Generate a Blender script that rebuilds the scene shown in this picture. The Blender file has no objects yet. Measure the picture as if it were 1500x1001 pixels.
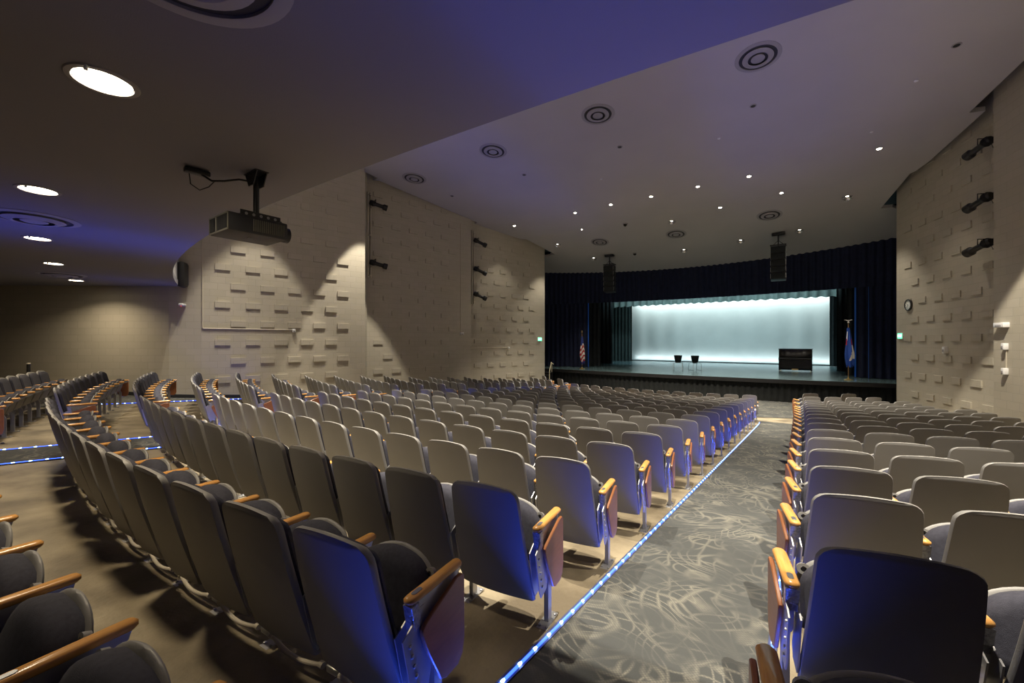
import bpy, bmesh, math, random
from mathutils import Vector, Matrix
random.seed(7)
PI = math.pi
C = bpy.context.scene.collection
ZO = 2.70                      # front floor level is z = 0; the eye is 2.70 above it
FPX, YAW, XC, YC = 604.17, .615, -4.746, 26.95
S0, DR, LEAN, SP = .6954, .9293, .314, .5398
SN, CS = math.sin(YAW), math.cos(YAW)

def zf(s): return max(-1.55 - .0767 * s, -2.696) + ZO
def sval(x, y): return YC - math.hypot(x - XC, y - YC)
def zfl(x, y): return zf(sval(x, y))
def zceil(y): return ZO + (6.5 - .105 * (y - 11) if y < 18.95 else 5.665 - .213 * (y - 18.95))
def px_of(x, y, z):
    d = -SN * x + CS * y; u = CS * x + SN * y
    return (750 + FPX * u / d, 500.4 - FPX * (z - ZO) / d, d) if d > .05 else (None, None, d)

# ---------------------------------------------------------------- materials
def new_mat(name, col=(.5, .5, .5), rough=.6, metal=0., emis=None, estr=0., spec=None):
    m = bpy.data.materials.new(name); m.use_nodes = True
    b = m.node_tree.nodes['Principled BSDF']
    b.inputs['Base Color'].default_value = (*col, 1); b.inputs['Roughness'].default_value = rough
    b.inputs['Metallic'].default_value = metal
    if spec is not None: b.inputs['Specular IOR Level'].default_value = spec
    if emis: b.inputs['Emission Color'].default_value = (*emis, 1); b.inputs['Emission Strength'].default_value = estr
    return m
def N(m, t): return m.node_tree.nodes.new(t)
def L(m, a, b): m.node_tree.links.new(a, b)
def BS(m): return m.node_tree.nodes['Principled BSDF']
def ramp(m, pts):
    r = N(m, 'ShaderNodeValToRGB'); e = r.color_ramp.elements
    while len(e) < len(pts): e.new(.5)
    for q, (p, c) in zip(e, pts): q.position = p; q.color = (*c, 1)
    return r
def noisy(m, a, b, scale, detail=6, bump=0., coord='Object', lo=.3, hi=.7, bscale=None):
    tc = N(m, 'ShaderNodeTexCoord'); n = N(m, 'ShaderNodeTexNoise')
    n.inputs['Scale'].default_value = scale; n.inputs['Detail'].default_value = detail
    L(m, tc.outputs[coord], n.inputs['Vector'])
    r = ramp(m, [(lo, a), (hi, b)]); L(m, n.outputs['Fac'], r.inputs['Fac']); L(m, r.outputs['Color'], BS(m).inputs['Base Color'])
    if bump:
        n2 = n
        if bscale:
            n2 = N(m, 'ShaderNodeTexNoise'); n2.inputs['Scale'].default_value = bscale; n2.inputs['Detail'].default_value = 4
            L(m, tc.outputs[coord], n2.inputs['Vector'])
        bp = N(m, 'ShaderNodeBump'); bp.inputs['Strength'].default_value = bump; bp.inputs['Distance'].default_value = .01
        L(m, n2.outputs['Fac'], bp.inputs['Height']); L(m, bp.outputs['Normal'], BS(m).inputs['Normal'])
    return m
M = {}
M['shell'] = noisy(new_mat('seat_plastic', rough=.5), (.22, .214, .207), (.245, .238, .23), 3, bump=.12, bscale=220)
M['fabric'] = noisy(new_mat('seat_fabric', rough=.9), (.030, .030, .045), (.045, .045, .064), 60, bump=.3, bscale=500)
M['steel'] = new_mat('painted_steel', (.42, .42, .43), .35, .55)
M['cap'] = new_mat('grey_metal_cap', (.35, .36, .38), .35, .8)
M['cup'] = noisy(new_mat('textured_grey_plastic', rough=.3, metal=.3), (.2, .2, .21), (.5, .5, .52), 90, bump=.5)
def wood(name, a, b, rough):
    m = new_mat(name, rough=rough)
    tc = N(m, 'ShaderNodeTexCoord'); mp = N(m, 'ShaderNodeMapping'); mp.inputs['Scale'].default_value = (40, 3, 12)
    n = N(m, 'ShaderNodeTexNoise'); n.inputs['Scale'].default_value = 2.2; n.inputs['Detail'].default_value = 5; n.inputs['Distortion'].default_value = .6
    L(m, tc.outputs['Object'], mp.inputs['Vector']); L(m, mp.outputs['Vector'], n.inputs['Vector'])
    r = ramp(m, [(.3, a), (.7, b)]); L(m, n.outputs['Fac'], r.inputs['Fac']); L(m, r.outputs['Color'], BS(m).inputs['Base Color'])
    return m
M['arm'] = wood('varnished_beech', (.62, .29, .075), (.76, .40, .12), .25)
M['panel'] = wood('veneered_panel', (.30, .11, .042), (.38, .145, .055), .35)
M['concrete'] = noisy(new_mat('worn_concrete', rough=.55), (.12, .095, .06), (.33, .275, .185), 1.6, 12, bump=.35, lo=.36, hi=.64, bscale=40)
M['baseboard'] = new_mat('black_rubber', (.02, .02, .022), .5)
M['black'] = new_mat('black_metal', (.012, .012, .013), .45)
M['blackgloss'] = new_mat('black_lacquer', (.008, .008, .009), .15)
M['white'] = new_mat('white_plastic', (.75, .75, .76), .4)
M['conduit'] = new_mat('painted_conduit', (.50, .45, .36), .5)
M['galv'] = new_mat('galvanised_metal', (.62, .62, .6), .35, .7)
M['brass'] = new_mat('brass', (.75, .52, .2), .3, .9)
M['poleoak'] = new_mat('oak_pole', (.35, .2, .08), .4)
M['chrome'] = new_mat('chrome', (.7, .7, .72), .15, 1.)
M['railpaint'] = new_mat('cream_rail_paint', (.72, .65, .45), .35)
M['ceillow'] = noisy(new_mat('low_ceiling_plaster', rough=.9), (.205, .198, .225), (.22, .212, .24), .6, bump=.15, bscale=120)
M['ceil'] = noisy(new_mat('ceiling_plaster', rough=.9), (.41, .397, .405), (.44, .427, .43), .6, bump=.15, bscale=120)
M['vent'] = new_mat('vent_enamel', (.30, .29, .30), .6)
M['ventdark'] = new_mat('vent_painted_shade', (.035, .035, .04), .7)
M['skirt'] = noisy(new_mat('skirt_velour', rough=.95), (.005, .006, .006), (.009, .011, .011), 5)
M['lamp'] = new_mat('lamp_diffuser', (1, 1, 1), .5, emis=(1, .86, .62), estr=22)
M['bulb'] = new_mat('halogen_bulb', (1, 1, 1), .5, emis=(1, .88, .66), estr=55)
M['led'] = new_mat('blue_diode', (.1, .2, 1), .4, emis=(.035, .11, 1.), estr=3.2)
M['leddot'] = new_mat('blue_diode_dot', (.5, .7, 1), .4, emis=(.30, .48, 1.), estr=11)
M['ledbase'] = new_mat('led_channel', (.06, .07, .12), .4)
M['velvet'] = noisy(new_mat('navy_velvet', rough=.95), (.007, .011, .034), (.011, .017, .052), 5)
M['velvetblk'] = noisy(new_mat('black_velour', rough=.95), (.014, .017, .019), (.022, .027, .029), 5)
M['bluelit'] = new_mat('painted_blue_light', (.02, .16, .75), .7)  # blue light on the velvet edge, put into the colour
M['teaser'] = noisy(new_mat('grey_green_velour', rough=.9), (.15, .19, .18), (.20, .245, .23), 4)
M['leggrey'] = noisy(new_mat('grey_green_leg_velour', rough=.9), (.035, .048, .046), (.05, .066, .062), 4)
M['cyc'] = noisy(new_mat('cyclorama_cloth', rough=.9), (.66, .70, .70), (.74, .78, .78), .7)
M['stage'] = noisy(new_mat('painted_stage_boards', rough=.25), (.07, .115, .125), (.10, .15, .16), 1.3, 8)
M['stageedge'] = new_mat('black_stage_nosing', (.012, .012, .013), .45)
M['red'] = new_mat('flag_red', (.45, .02, .03), .7); M['fwhite'] = new_mat('flag_white', (.75, .72, .68), .7); M['fblue'] = new_mat('flag_blue', (.02, .04, .22), .7)
M['fblue2'] = new_mat('flag_bright_blue', (.02, .08, .42), .7)
M['gold'] = new_mat('gold_fringe', (.7, .45, .08), .5)
M['green'] = new_mat('exit_green', (.1, .8, .4), .4, emis=(.12, .9, .42), estr=1.6)
M['greenw'] = new_mat('exit_letters', (.9, 1, .95), .4, emis=(.75, 1, .85), estr=2.2)
M['clockface'] = new_mat('clock_face', (.75, .78, .76), .4)
M['glass'] = new_mat('lens_glass', (.05, .06, .1), .05)
M['redled'] = new_mat('red_indicator', (1, 0, 0), .4, emis=(1, .03, .03), estr=6)
M['projgrey'] = new_mat('projector_case', (.014, .014, .016), .5)
M['projtrim'] = new_mat('projector_trim', (.12, .115, .09), .45)

def block_mat(name, a, b, mortar):
    m = new_mat(name, rough=.7)
    uv = N(m, 'ShaderNodeUVMap'); br = N(m, 'ShaderNodeTexBrick')
    br.inputs['Scale'].default_value = 1.; br.inputs['Brick Width'].default_value = .4064; br.inputs['Row Height'].default_value = .2032
    br.inputs['Mortar Size'].default_value = .004; br.inputs['Mortar Smooth'].default_value = .5
    br.inputs['Color1'].default_value = (*a, 1); br.inputs['Color2'].default_value = (*b, 1); br.inputs['Mortar'].default_value = (*mortar, 1)
    L(m, uv.outputs['UV'], br.inputs['Vector']); L(m, br.outputs['Color'], BS(m).inputs['Base Color'])
    n = N(m, 'ShaderNodeTexNoise'); n.inputs['Scale'].default_value = 30; n.inputs['Detail'].default_value = 6; L(m, uv.outputs['UV'], n.inputs['Vector'])
    mx = N(m, 'ShaderNodeMath'); mx.operation = 'MULTIPLY_ADD'; mx.inputs[1].default_value = -1.; L(m, br.outputs['Fac'], mx.inputs[0])
    m2 = N(m, 'ShaderNodeMath'); m2.operation = 'MULTIPLY'; m2.inputs[1].default_value = .25; L(m, n.outputs['Fac'], m2.inputs[0]); L(m, m2.outputs[0], mx.inputs[2])
    bp = N(m, 'ShaderNodeBump'); bp.inputs['Strength'].default_value = .55; bp.inputs['Distance'].default_value = .006
    L(m, mx.outputs[0], bp.inputs['Height']); L(m, bp.outputs['Normal'], BS(m).inputs['Normal'])
    return m
M['block'] = block_mat('painted_concrete_block', (.42, .385, .31), (.45, .41, .335), (.33, .30, .24))

def carpet_mat():
    m = new_mat('patterned_carpet', rough=.95, spec=.1)
    tc = N(m, 'ShaderNodeTexCoord')
    def squig(scale, freq, off, wid, dist):
        mp = N(m, 'ShaderNodeMapping'); mp.inputs['Location'].default_value = (off, off * 1.7, 0); mp.inputs['Rotation'].default_value = (0, 0, off)
        w = N(m, 'ShaderNodeTexNoise'); w.inputs['Scale'].default_value = scale; w.inputs['Detail'].default_value = .6; w.inputs['Distortion'].default_value = dist
        L(m, tc.outputs['Object'], mp.inputs['Vector']); L(m, mp.outputs['Vector'], w.inputs['Vector'])
        mu = N(m, 'ShaderNodeMath'); mu.operation = 'MULTIPLY'; mu.inputs[1].default_value = freq; L(m, w.outputs['Fac'], mu.inputs[0])
        fr = N(m, 'ShaderNodeMath'); fr.operation = 'FRACT'; L(m, mu.outputs[0], fr.inputs[0])
        r = ramp(m, [(.5 - wid, (0, 0, 0)), (.5, (1, 1, 1)), (.5 + wid, (0, 0, 0))]); L(m, fr.outputs[0], r.inputs['Fac'])
        return r.outputs['Color']
    a = squig(1.3, 13, .4, .17, .8); b = squig(1.05, 16, 2.3, .15, 1.2); c = squig(1.8, 9, 5.2, .15, .5)
    mx = N(m, 'ShaderNodeMath'); mx.operation = 'MAXIMUM'; L(m, a, mx.inputs[0]); L(m, b, mx.inputs[1])
    mx2 = N(m, 'ShaderNodeMath'); mx2.operation = 'MAXIMUM'; L(m, mx.outputs[0], mx2.inputs[0]); L(m, c, mx2.inputs[1])
    # patches that break the lines up
    n = N(m, 'ShaderNodeTexNoise'); n.inputs['Scale'].default_value = 2.6; n.inputs['Detail'].default_value = 3; L(m, tc.outputs['Object'], n.inputs['Vector'])
    rn = ramp(m, [(.40, (.10, .10, .10)), (.60, (1, 1, 1))]); L(m, n.outputs['Fac'], rn.inputs['Fac'])
    mm = N(m, 'ShaderNodeMath'); mm.operation = 'MULTIPLY'; L(m, mx2.outputs[0], mm.inputs[0]); L(m, rn.outputs['Color'], mm.inputs[1])
    ck = N(m, 'ShaderNodeTexChecker'); ck.inputs['Scale'].default_value = 95; ck.inputs['Color1'].default_value = (1, 1, 1, 1); ck.inputs['Color2'].default_value = (.55, .55, .55, 1)
    L(m, tc.outputs['Object'], ck.inputs['Vector'])
    mm2 = N(m, 'ShaderNodeMath'); mm2.operation = 'MULTIPLY'; L(m, mm.outputs[0], mm2.inputs[0]); L(m, ck.outputs['Color'], mm2.inputs[1])
    r = ramp(m, [(0, (.072, .075, .074)), (1, (.205, .195, .165))]); L(m, mm2.outputs[0], r.inputs['Fac'])
    L(m, r.outputs['Color'], BS(m).inputs['Base Color'])
    n3 = N(m, 'ShaderNodeTexNoise'); n3.inputs['Scale'].default_value = 160; L(m, tc.outputs['Object'], n3.inputs['Vector'])
    bp = N(m, 'ShaderNodeBump'); bp.inputs['Strength'].default_value = .5; bp.inputs['Distance'].default_value = .01
    L(m, n3.outputs['Fac'], bp.inputs['Height']); L(m, bp.outputs['Normal'], BS(m).inputs['Normal'])
    return m
M['carpet'] = carpet_mat()

# ---------------------------------------------------------------- mesh builder
class MB:
    def __init__(s): s.v = []; s.f = []; s.mi = []; s.uv = {}
    def add(s, vs, fs, mi=0, X=None):
        o = len(s.v)
        s.v += [tuple(X @ Vector(v)) if X else tuple(v) for v in vs]
        for f in fs: s.f.append([i + o for i in f]); s.mi.append(mi)
    def box(s, c, d, mi=0, X=None, bev=0.):
        x, y, z = [k / 2 for k in d]
        if bev <= 0:
            vs = [(c[0] + a * x, c[1] + b * y, c[2] + e * z) for a in (-1, 1) for b in (-1, 1) for e in (-1, 1)]
            fs = [(0, 1, 3, 2), (4, 6, 7, 5), (0, 4, 5, 1), (2, 3, 7, 6), (0, 2, 6, 4), (1, 5, 7, 3)]
            s.add(vs, fs, mi, X); return
        bm = bmesh.new(); bmesh.ops.create_cube(bm, size=1)
        for v in bm.verts: v.co = Vector((v.co.x * d[0] + c[0], v.co.y * d[1] + c[1], v.co.z * d[2] + c[2]))
        bmesh.ops.bevel(bm, geom=bm.edges[:], offset=bev, segments=2, affect='EDGES', profile=.5)
        s.frombm(bm, mi, X)
    def frombm(s, bm, mi=0, X=None):
        bm.verts.index_update()
        s.add([v.co[:] for v in bm.verts], [[v.index for v in f.verts] for f in bm.faces], mi, X); bm.free()
    def prism(s, pts, lo, hi, axis='x', mi=0, X=None, bev=0.):
        """pts: 2-D outline; axis x: (y,z) outline swept along x; y: (x,z); z: (x,y)"""
        def P(p, t): return {'x': (t, p[0], p[1]), 'y': (p[0], t, p[1]), 'z': (p[0], p[1], t)}[axis]
        n = len(pts)
        if bev > 0:
            cx = sum(p[0] for p in pts) / n; cy = sum(p[1] for p in pts) / n
            def ins(b):
                out = []
                for i in range(n):
                    p0, p1, p2 = Vector(pts[i - 1]), Vector(pts[i]), Vector(pts[(i + 1) % n])
                    e1 = (p1 - p0).normalized(); e2 = (p2 - p1).normalized(); nn = Vector((-(e1.y + e2.y), e1.x + e2.x))
                    if nn.length < 1e-6: nn = Vector((-e1.y, e1.x))
                    nn.normalize()
                    if nn.dot(Vector((cx, cy)) - p1) < 0: nn = -nn
                    out.append(tuple(p1 + nn * b))
                return out
            q = ins(bev); rings = [[P(p, lo) for p in q], [P(p, lo + bev) for p in pts], [P(p, hi - bev) for p in pts], [P(p, hi) for p in q]]
        else: rings = [[P(p, lo) for p in pts], [P(p, hi) for p in pts]]
        s.loft(rings, mi, X)
    def loft(s, rings, mi=0, X=None, caps=(True, True)):
        n = len(rings[0]); vs = [p for r in rings for p in r]; fs = []
        for k in range(len(rings) - 1):
            for i in range(n):
                j = (i + 1) % n; fs.append((k * n + i, k * n + j, (k + 1) * n + j, (k + 1) * n + i))
        if caps[0]: fs.append(tuple(reversed(range(n))))
        if caps[1]: fs.append(tuple(range((len(rings) - 1) * n, len(rings) * n)))
        s.add(vs, fs, mi, X)
    def lathe(s, prof, seg=24, mi=0, X=None, caps=(False, False)):
        rings = [[(r * math.cos(2 * PI * i / seg), r * math.sin(2 * PI * i / seg), z) for i in range(seg)] for r, z in prof]
        s.loft(rings, mi, X, caps)
    def tube(s, path, r, seg=8, mi=0, X=None):
        rings = []; P = [Vector(p) for p in path]; up = None
        for i, p in enumerate(P):
            t = (P[min(i + 1, len(P) - 1)] - P[max(i - 1, 0)]).normalized()
            if up is None: up = Vector((0, 0, 1)) if abs(t.z) < .9 else Vector((1, 0, 0))
            a = t.cross(up).normalized(); b = a.cross(t).normalized(); up = b
            rr = r[i] if isinstance(r, (list, tuple)) else r
            rings.append([tuple(p + a * rr * math.cos(2 * PI * k / seg) + b * rr * math.sin(2 * PI * k / seg)) for k in range(seg)])
        s.loft(rings, mi, X)
    def grid(s, rows, mi=0, X=None):
        n = len(rows[0]); vs = [p for r in rows for p in r]
        fs = [(k * n + i, k * n + i + 1, (k + 1) * n + i + 1, (k + 1) * n + i) for k in range(len(rows) - 1) for i in range(n - 1)]
        s.add(vs, fs, mi, X)
    def mesh(s, name, mats, smooth=35, fix=True):
        me = bpy.data.meshes.new(name); me.from_pydata(s.v, [], s.f)
        for m in (mats if isinstance(mats, (list, tuple)) else [mats]): me.materials.append(M[m] if isinstance(m, str) else m)
        for p, i in zip(me.polygons, s.mi): p.material_index = i
        if fix:
            bm = bmesh.new(); bm.from_mesh(me); bmesh.ops.recalc_face_normals(bm, faces=bm.faces[:]); bm.to_mesh(me); bm.free()
        if smooth:
            for p in me.polygons: p.use_smooth = True
            me.set_sharp_from_angle(angle=math.radians(smooth))
        me.update(); return me
    def build(s, name, mats, parent=None, smooth=35, fix=True, loc=None):
        o = bpy.data.objects.new(name, s.mesh(name, mats, smooth, fix)); C.objects.link(o)
        if parent: o.parent = parent
        if loc: o.location = loc
        return o
def tag(o, label=None, cat=None, group=None, kind=None):
    if label: o['label'] = label
    if cat: o['category'] = cat
    if group: o['group'] = group
    if kind: o['kind'] = kind
    return o
def thing(name, label, cat, loc=(0, 0, 0), rz=0, group=None):
    o = bpy.data.objects.new(name, None); C.objects.link(o); o.location = loc; o.rotation_euler = (0, 0, rz); o.empty_display_size = .1
    return tag(o, label, cat, group)
def copy_tree(o, parent=None):
    c = o.copy(); C.objects.link(c)
    if parent: c.parent = parent
    for ch in list(o.children): copy_tree(ch, c)
    return c

# ---------------------------------------------------------------- camera
cam = bpy.data.cameras.new('camera'); cam.sensor_width = 36; cam.lens = FPX / 1500 * 36; cam.clip_start = .02; cam.clip_end = 200
co = bpy.data.objects.new('camera', cam); C.objects.link(co); co.location = (0, 0, ZO); co.rotation_euler = (PI / 2, 0, YAW)
bpy.context.scene.camera = co

# ---------------------------------------------------------------- floor
def xr(a, b, st):
    n = max(1, int(round((b - a) / st))); return [a + (b - a) * i / n for i in range(n + 1)]
b = MB(); b.grid([[(x, y, zfl(x, y)) for x in xr(-21, 12, .25)] for y in xr(-7, 22.6, .25)])
tag(b.build('floor', 'concrete', smooth=0, fix=False), kind='structure')
XL1, XL2, XR1, XR2 = XC - 4.604, XC - 3.5637, XC + 3.5637, XC + 4.604
XS = XC - 9.707; XSR = XC + 9.707
def carpet(name, x0, x1, y0, y1, off=.012):
    b = MB(); b.grid([[(x, y, zfl(x, y) + off) for x in [x0(y) + (x1(y) - x0(y)) * i / 12 for i in range(13)]] for y in xr(y0, y1, .25)] if callable(x0) else [[(x, y, zfl(x, y) + off) for x in xr(x0, x1, .2)] for y in xr(y0, y1, .25)])
    return tag(b.build(name, 'carpet', smooth=0, fix=False), kind='structure')
# front edge of the seating: beyond the last row the carpet spreads to the stage
carpet('trim_1', XR1, XR2, -6.8, 16.2); carpet('trim_2', XL1, XL2, -6.8, 16.2)
b = MB(); rows = []
for y in xr(0, 1, .1):
    row = []
    for x in xr(-15, 5.5, .25):
        R0 = YC - (S0 + 16.6 * DR + LEAN); dx = min(abs(x - XC), R0 * .93); y0 = YC - math.sqrt(R0 * R0 - dx * dx)
        y0 = min(y0, 19.5); yy = y0 + (22.4 - y0) * y
        row.append((x, yy, zfl(x, yy) + .016))
    rows.append(row)
b.grid(rows); tag(b.build('trim_3', 'carpet', smooth=0, fix=False), kind='structure')

# ---------------------------------------------------------------- walls
def mir(p): return (2 * XC - p[0], p[1])
P1 = ((-15.05, 4.82), (-13.72, 9.66)); P2 = ((-14.6, 10.27), (-13.4, 15.46)); P3 = ((-13.72, 15.72), (-12.3, 20.55))
def wall(name, a, c, z0, z1, mat='block', blocks=None, th=.2, flip=False, endcap=True):
    """solid wall whose room face runs a -> c; blocks: list of (t0, zrow) for projecting units"""
    a = Vector((*a, 0)); c = Vector((*c, 0)); D = (c - a); ln = D.length; D.normalize(); Nn = Vector((D.y, -D.x, 0))  # room side for left walls
    if flip: Nn = -Nn
    b = MB(); me_v = []
    X = Matrix(((D.x, Nn.x, 0, a.x), (D.y, Nn.y, 0, a.y), (0, 0, 1, 0), (0, 0, 0, 1)))
    b.box((ln / 2, -th / 2, (z0 + z1) / 2), (ln, th, z1 - z0), 0, X)
    uvs = []
    if blocks:
        for t0, zc in blocks: b.box((t0 + .2, .012, zc), (.400, .045, .197), 0, X, bev=.003)
    me = b.mesh(name, mat, smooth=0)
    uvl = me.uv_layers.new(name='UVMap')
    Xi = X.inverted()
    for p in me.polygons:
        for li in p.loop_indices:
            v = Xi @ me.vertices[me.loops[li].vertex_index].co
            uvl.data[li].uv = (v.x + (v.y if abs(p.normal.dot(D)) > .7 else 0), v.z - .05)
    o = bpy.data.objects.new(name, me); C.objects.link(o); return tag(o, kind='structure')
def pattern(tA, tB, zA, pitch, n0, n1, nx=5, zmax=99):
    out = []
    for k in range(n0, n1):
        t = tA if k % 2 == 0 else tB
        for i in range(nx):
            out.append((t + .8128 * i, ZO + zA + pitch * k))
    return out
W1 = pattern(.75, .34, 1.75, .592, -5, 8); W2 = pattern(.35, .77, 1.2, .612, -5, 9); W3 = pattern(.27, .70, 1.24, .617, -5, 7)
W3R = pattern(.45, .87, .75, .64, -4, 9)
HI = 10.2
wall('wall_left_rear_panel', *P1, .3, HI, blocks=W1); wall('wall_left_middle_panel', *P2, .0, HI, blocks=W2); wall('wall_left_front_panel', *P3, -.1, HI, blocks=W3)
wall('wall_right_rear_panel', mir(P1[0]), mir(P1[1]), .3, HI, flip=True, blocks=W1); wall('wall_right_middle_panel', mir(P2[0]), mir(P2[1]), 0, HI, flip=True)
wall('wall_right_front_panel', mir(P3[0]), mir(P3[1]), -.1, HI, blocks=W3R, flip=True)
# short returns between the stepped panels
for nm, f in (('left', lambda p: p), ('right', mir)):
    fl = nm == 'right'
    wall('wall_%s_return_rear' % nm, f((-15.2, 9.75)), f((-14.4, 10.1)), 0, HI, flip=fl)
    wall('wall_%s_closure_rear' % nm, f((-15.6, 9.6)), f((-14.6, 10.3)), 0, HI, flip=fl, th=.15)
    wall('wall_%s_closure_front' % nm, f((-14.1, 15.2)), f((-13.72, 15.78)), 0, HI, flip=fl, th=.15)
    wall('wall_%s_stage_return' % nm, f((-15.6, 20.75)), f((-12.32, 20.75)), -.1, HI, th=.2, flip=not fl)
    wall('wall_%s_stage_side' % nm, f((-15.6, 20.8)), f((-15.6, 25.5)), 0, HI, 'velvetblk', flip=fl)
    wall('wall_%s_backstage' % nm, f((-18.5, 25.4)), f((-18.5, 38.5)), 0, HI, 'velvetblk', flip=fl)
    wall('wall_%s_backstage_front' % nm, f((-18.5, 25.4)), f((-15.6, 25.4)), 0, HI, 'velvetblk', flip=not fl)
    wall('wall_%s_corner' % nm, f((-15.46, 4.14)), f((-15.05, 4.82)), .3, HI, flip=fl)
    wall('wall_%s_rear_diagonal' % nm, f((-20.8, .1)), f((-15.46, 4.14)), .3, 5.2, flip=fl)
    wall('wall_%s_rear' % nm, f((-20.8, -7)), f((-20.8, .1)), .3, 5.2, flip=fl)
wall('wall_rear', (-20.8, -7), (2 * XC + 20.8, -7), .3, 5.2, flip=True)
wall('wall_backstage', (-18.5, 38.6), (2 * XC + 18.5, 38.6), -.1, HI, 'velvetblk')
# baseboards
def baseboard(name, a, c, flip=False):
    a = Vector((*a, 0)); c = Vector((*c, 0)); D = (c - a).normalized(); ln = (c - a).length; Nn = Vector((D.y, -D.x, 0)) * (-1 if flip else 1)
    b = MB(); n = max(2, int(ln / .4)); rings = []
    for i in range(n + 1):
        p = a + D * (ln * i / n); q = p + Nn * .012; z = zfl(q.x, q.y)
        rings.append([(p.x + Nn.x * .002, p.y + Nn.y * .002, z), (q.x, q.y, z), (q.x, q.y, z + .11), (p.x + Nn.x * .002, p.y + Nn.y * .002, z + .115)])
    b.loft(rings); return tag(b.build(name, 'baseboard', smooth=0), kind='structure')
baseboard('baseboard_left_diagonal', (-20.8, .1), (-15.46, 4.14)); baseboard('baseboard_left_corner', (-15.46, 4.14), (-15.05, 4.82))
baseboard('baseboard_left_rear', *P1); baseboard('baseboard_left_middle', *P2); baseboard('baseboard_left_front', *P3)
baseboard('baseboard_right_middle', mir(P2[0]), mir(P2[1]), True); baseboard('baseboard_right_front', mir(P3[0]), mir(P3[1]), True)
# side aisle carpets between the seating and the wall
def wallx(y): 
    for p, q in ((( -20.8, .1), (-15.46, 4.14)), ((-15.46, 4.14), P1[0]), P1, P2, P3):
        if p[1] <= y <= q[1]: return p[0] + (q[0] - p[0]) * (y - p[1]) / (q[1] - p[1])
    return -20.6 if y < .2 else (-14.3 if y < 12 else -13.5)
carpet('trim_4', lambda y: max(wallx(y) + .02, -17.), lambda y: min(XS, wallx(y) + 1.15) if y > 8 else XS, -1, 16)
carpet('trim_5', lambda y: XSR if y < 8 else max(XSR, 2 * XC - wallx(y) - 1.15), lambda y: min(2 * XC - wallx(y) - .02, 2 * XC + 17), -1, 16)

# ---------------------------------------------------------------- ceilings
left_edge = [(-16.2, 1.5), (-15.2, 4.6), (-14.0, 9.4), (-13.95, 10.42), (-14.3, 10.45), (-14.1, 10.6), (-13.4, 15.95), (-13.62, 16.0), (-13.0, 18.3), (-12.75, 18.95)]
left_edge2 = [(-12.75, 18.95), (-12.5, 19.05), (-11.98, 21.35), (-12.3, 21.38), (-12.4, 21.5), (-15.6, 21.6), (-15.6, 28.5)]
b = MB()
def cpoly(edge, edge_right, name):
    b = MB(); pts = edge + list(reversed(edge_right))
    n = len(pts); lo = [(p[0], p[1], zceil(p[1])) for p in pts]; hi = [(p[0], p[1], zceil(p[1]) + .12) for p in pts]
    b.v = lo + hi; b.f = [list(range(n)), list(range(2 * n - 1, n - 1, -1))] + [[i, (i + 1) % n, n + (i + 1) % n, n + i] for i in range(n)]; b.mi = [0] * len(b.f)
    return tag(b.build(name, 'ceil', smooth=0), kind='structure')
cpoly(left_edge, [(6.7, 1.5), (5.7, 4.6), (4.95, 9.4), (4.78, 10.4), (3.55, 15.75), (3.86, 15.84), (3.28, 18.3), (3.05, 18.95)], 'ceiling')
cpoly(left_edge2, [(3.05, 18.95), (2.93, 19.05), (2.45, 21.3), (2.8, 21.36), (2.9, 21.5), (6.1, 21.6), (6.1, 28.5)], 'ceiling_front_slope')
# roof above the ceiling slots so that nothing but darkness shows there
b = MB(); b.box((XC, 18, HI + .1), (40, 42, .2)); tag(b.build('ceiling_roof', 'velvetblk', smooth=0), kind='structure')
# low ceiling over the rear seats with a curved front edge and the upstand above it
ZL = ZO + 1.65; b = MB()
def edgeY(x): R = 29. if x < XC else 58.; return 2.37 + R - math.sqrt(R * R - (x - XC) ** 2) if abs(x - XC) < 17 else 7.4
xs = xr(-20.8, 2 * XC + 20.8, .4)
lim = lambda x: edgeY(x)
fr = [(x, lim(x)) for x in xs]
pts = fr + [(2 * XC + 20.8, -7), (-20.8, -7)]
n = len(pts); b.v = [(p[0], p[1], ZL) for p in pts] + [(p[0], p[1], ZL + .15) for p in pts]
b.f = [list(range(n)), list(range(2 * n - 1, n - 1, -1))] + [[i, (i + 1) % n, n + (i + 1) % n, n + i] for i in range(n)]; b.mi = [0] * len(b.f)
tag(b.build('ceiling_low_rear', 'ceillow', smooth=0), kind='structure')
b = MB(); b.loft([[(x, y - .02, ZL + .1), (x, y - .14, ZL + .1), (x, y - .14, HI), (x, y - .02, HI)] for x, y in fr]); tag(b.build('ceiling_upstand', 'ceil', smooth=0), kind='structure')

# ---------------------------------------------------------------- ceiling fittings
def tilt(o, y): o.rotation_euler[0] = -math.atan(.105 if y < 18.95 else .213)
def make_vent(label, x, y, z, r=.47):
    t = thing('ceiling_vent', label, 'ceiling vent', (x, y, z), group='round ceiling air diffusers'); s_ = r / .47
    b = MB(); b.lathe([(.47 * s_, 0), (.47 * s_, -.006), (.40 * s_, -.020), (.385 * s_, -.018), (.385 * s_, -.001)], 48); b.build('flange', 'vent', t)
    b = MB(); b.lathe([(.384 * s_, -.002), (0.001, -.002)], 40); b.build('recess', 'ventdark', t, fix=False)  # flat dark disc, paints the shade up inside the diffuser
    b = MB(); b.lathe([(.30 * s_, -.003), (.315 * s_, -.030), (.225 * s_, -.060), (.20 * s_, -.05), (.24 * s_, -.003)], 40); b.build('cone_ring', 'vent', t)
    b = MB(); b.lathe([(.125 * s_, -.003), (.14 * s_, -.045), (.10 * s_, -.06), (.002, -.06)], 36); b.build('centre_disc', 'vent', t)
    return t
side = ['above the right aisle', 'over the middle block', 'over the left part of the middle block', 'nearest the left wall']
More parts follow.
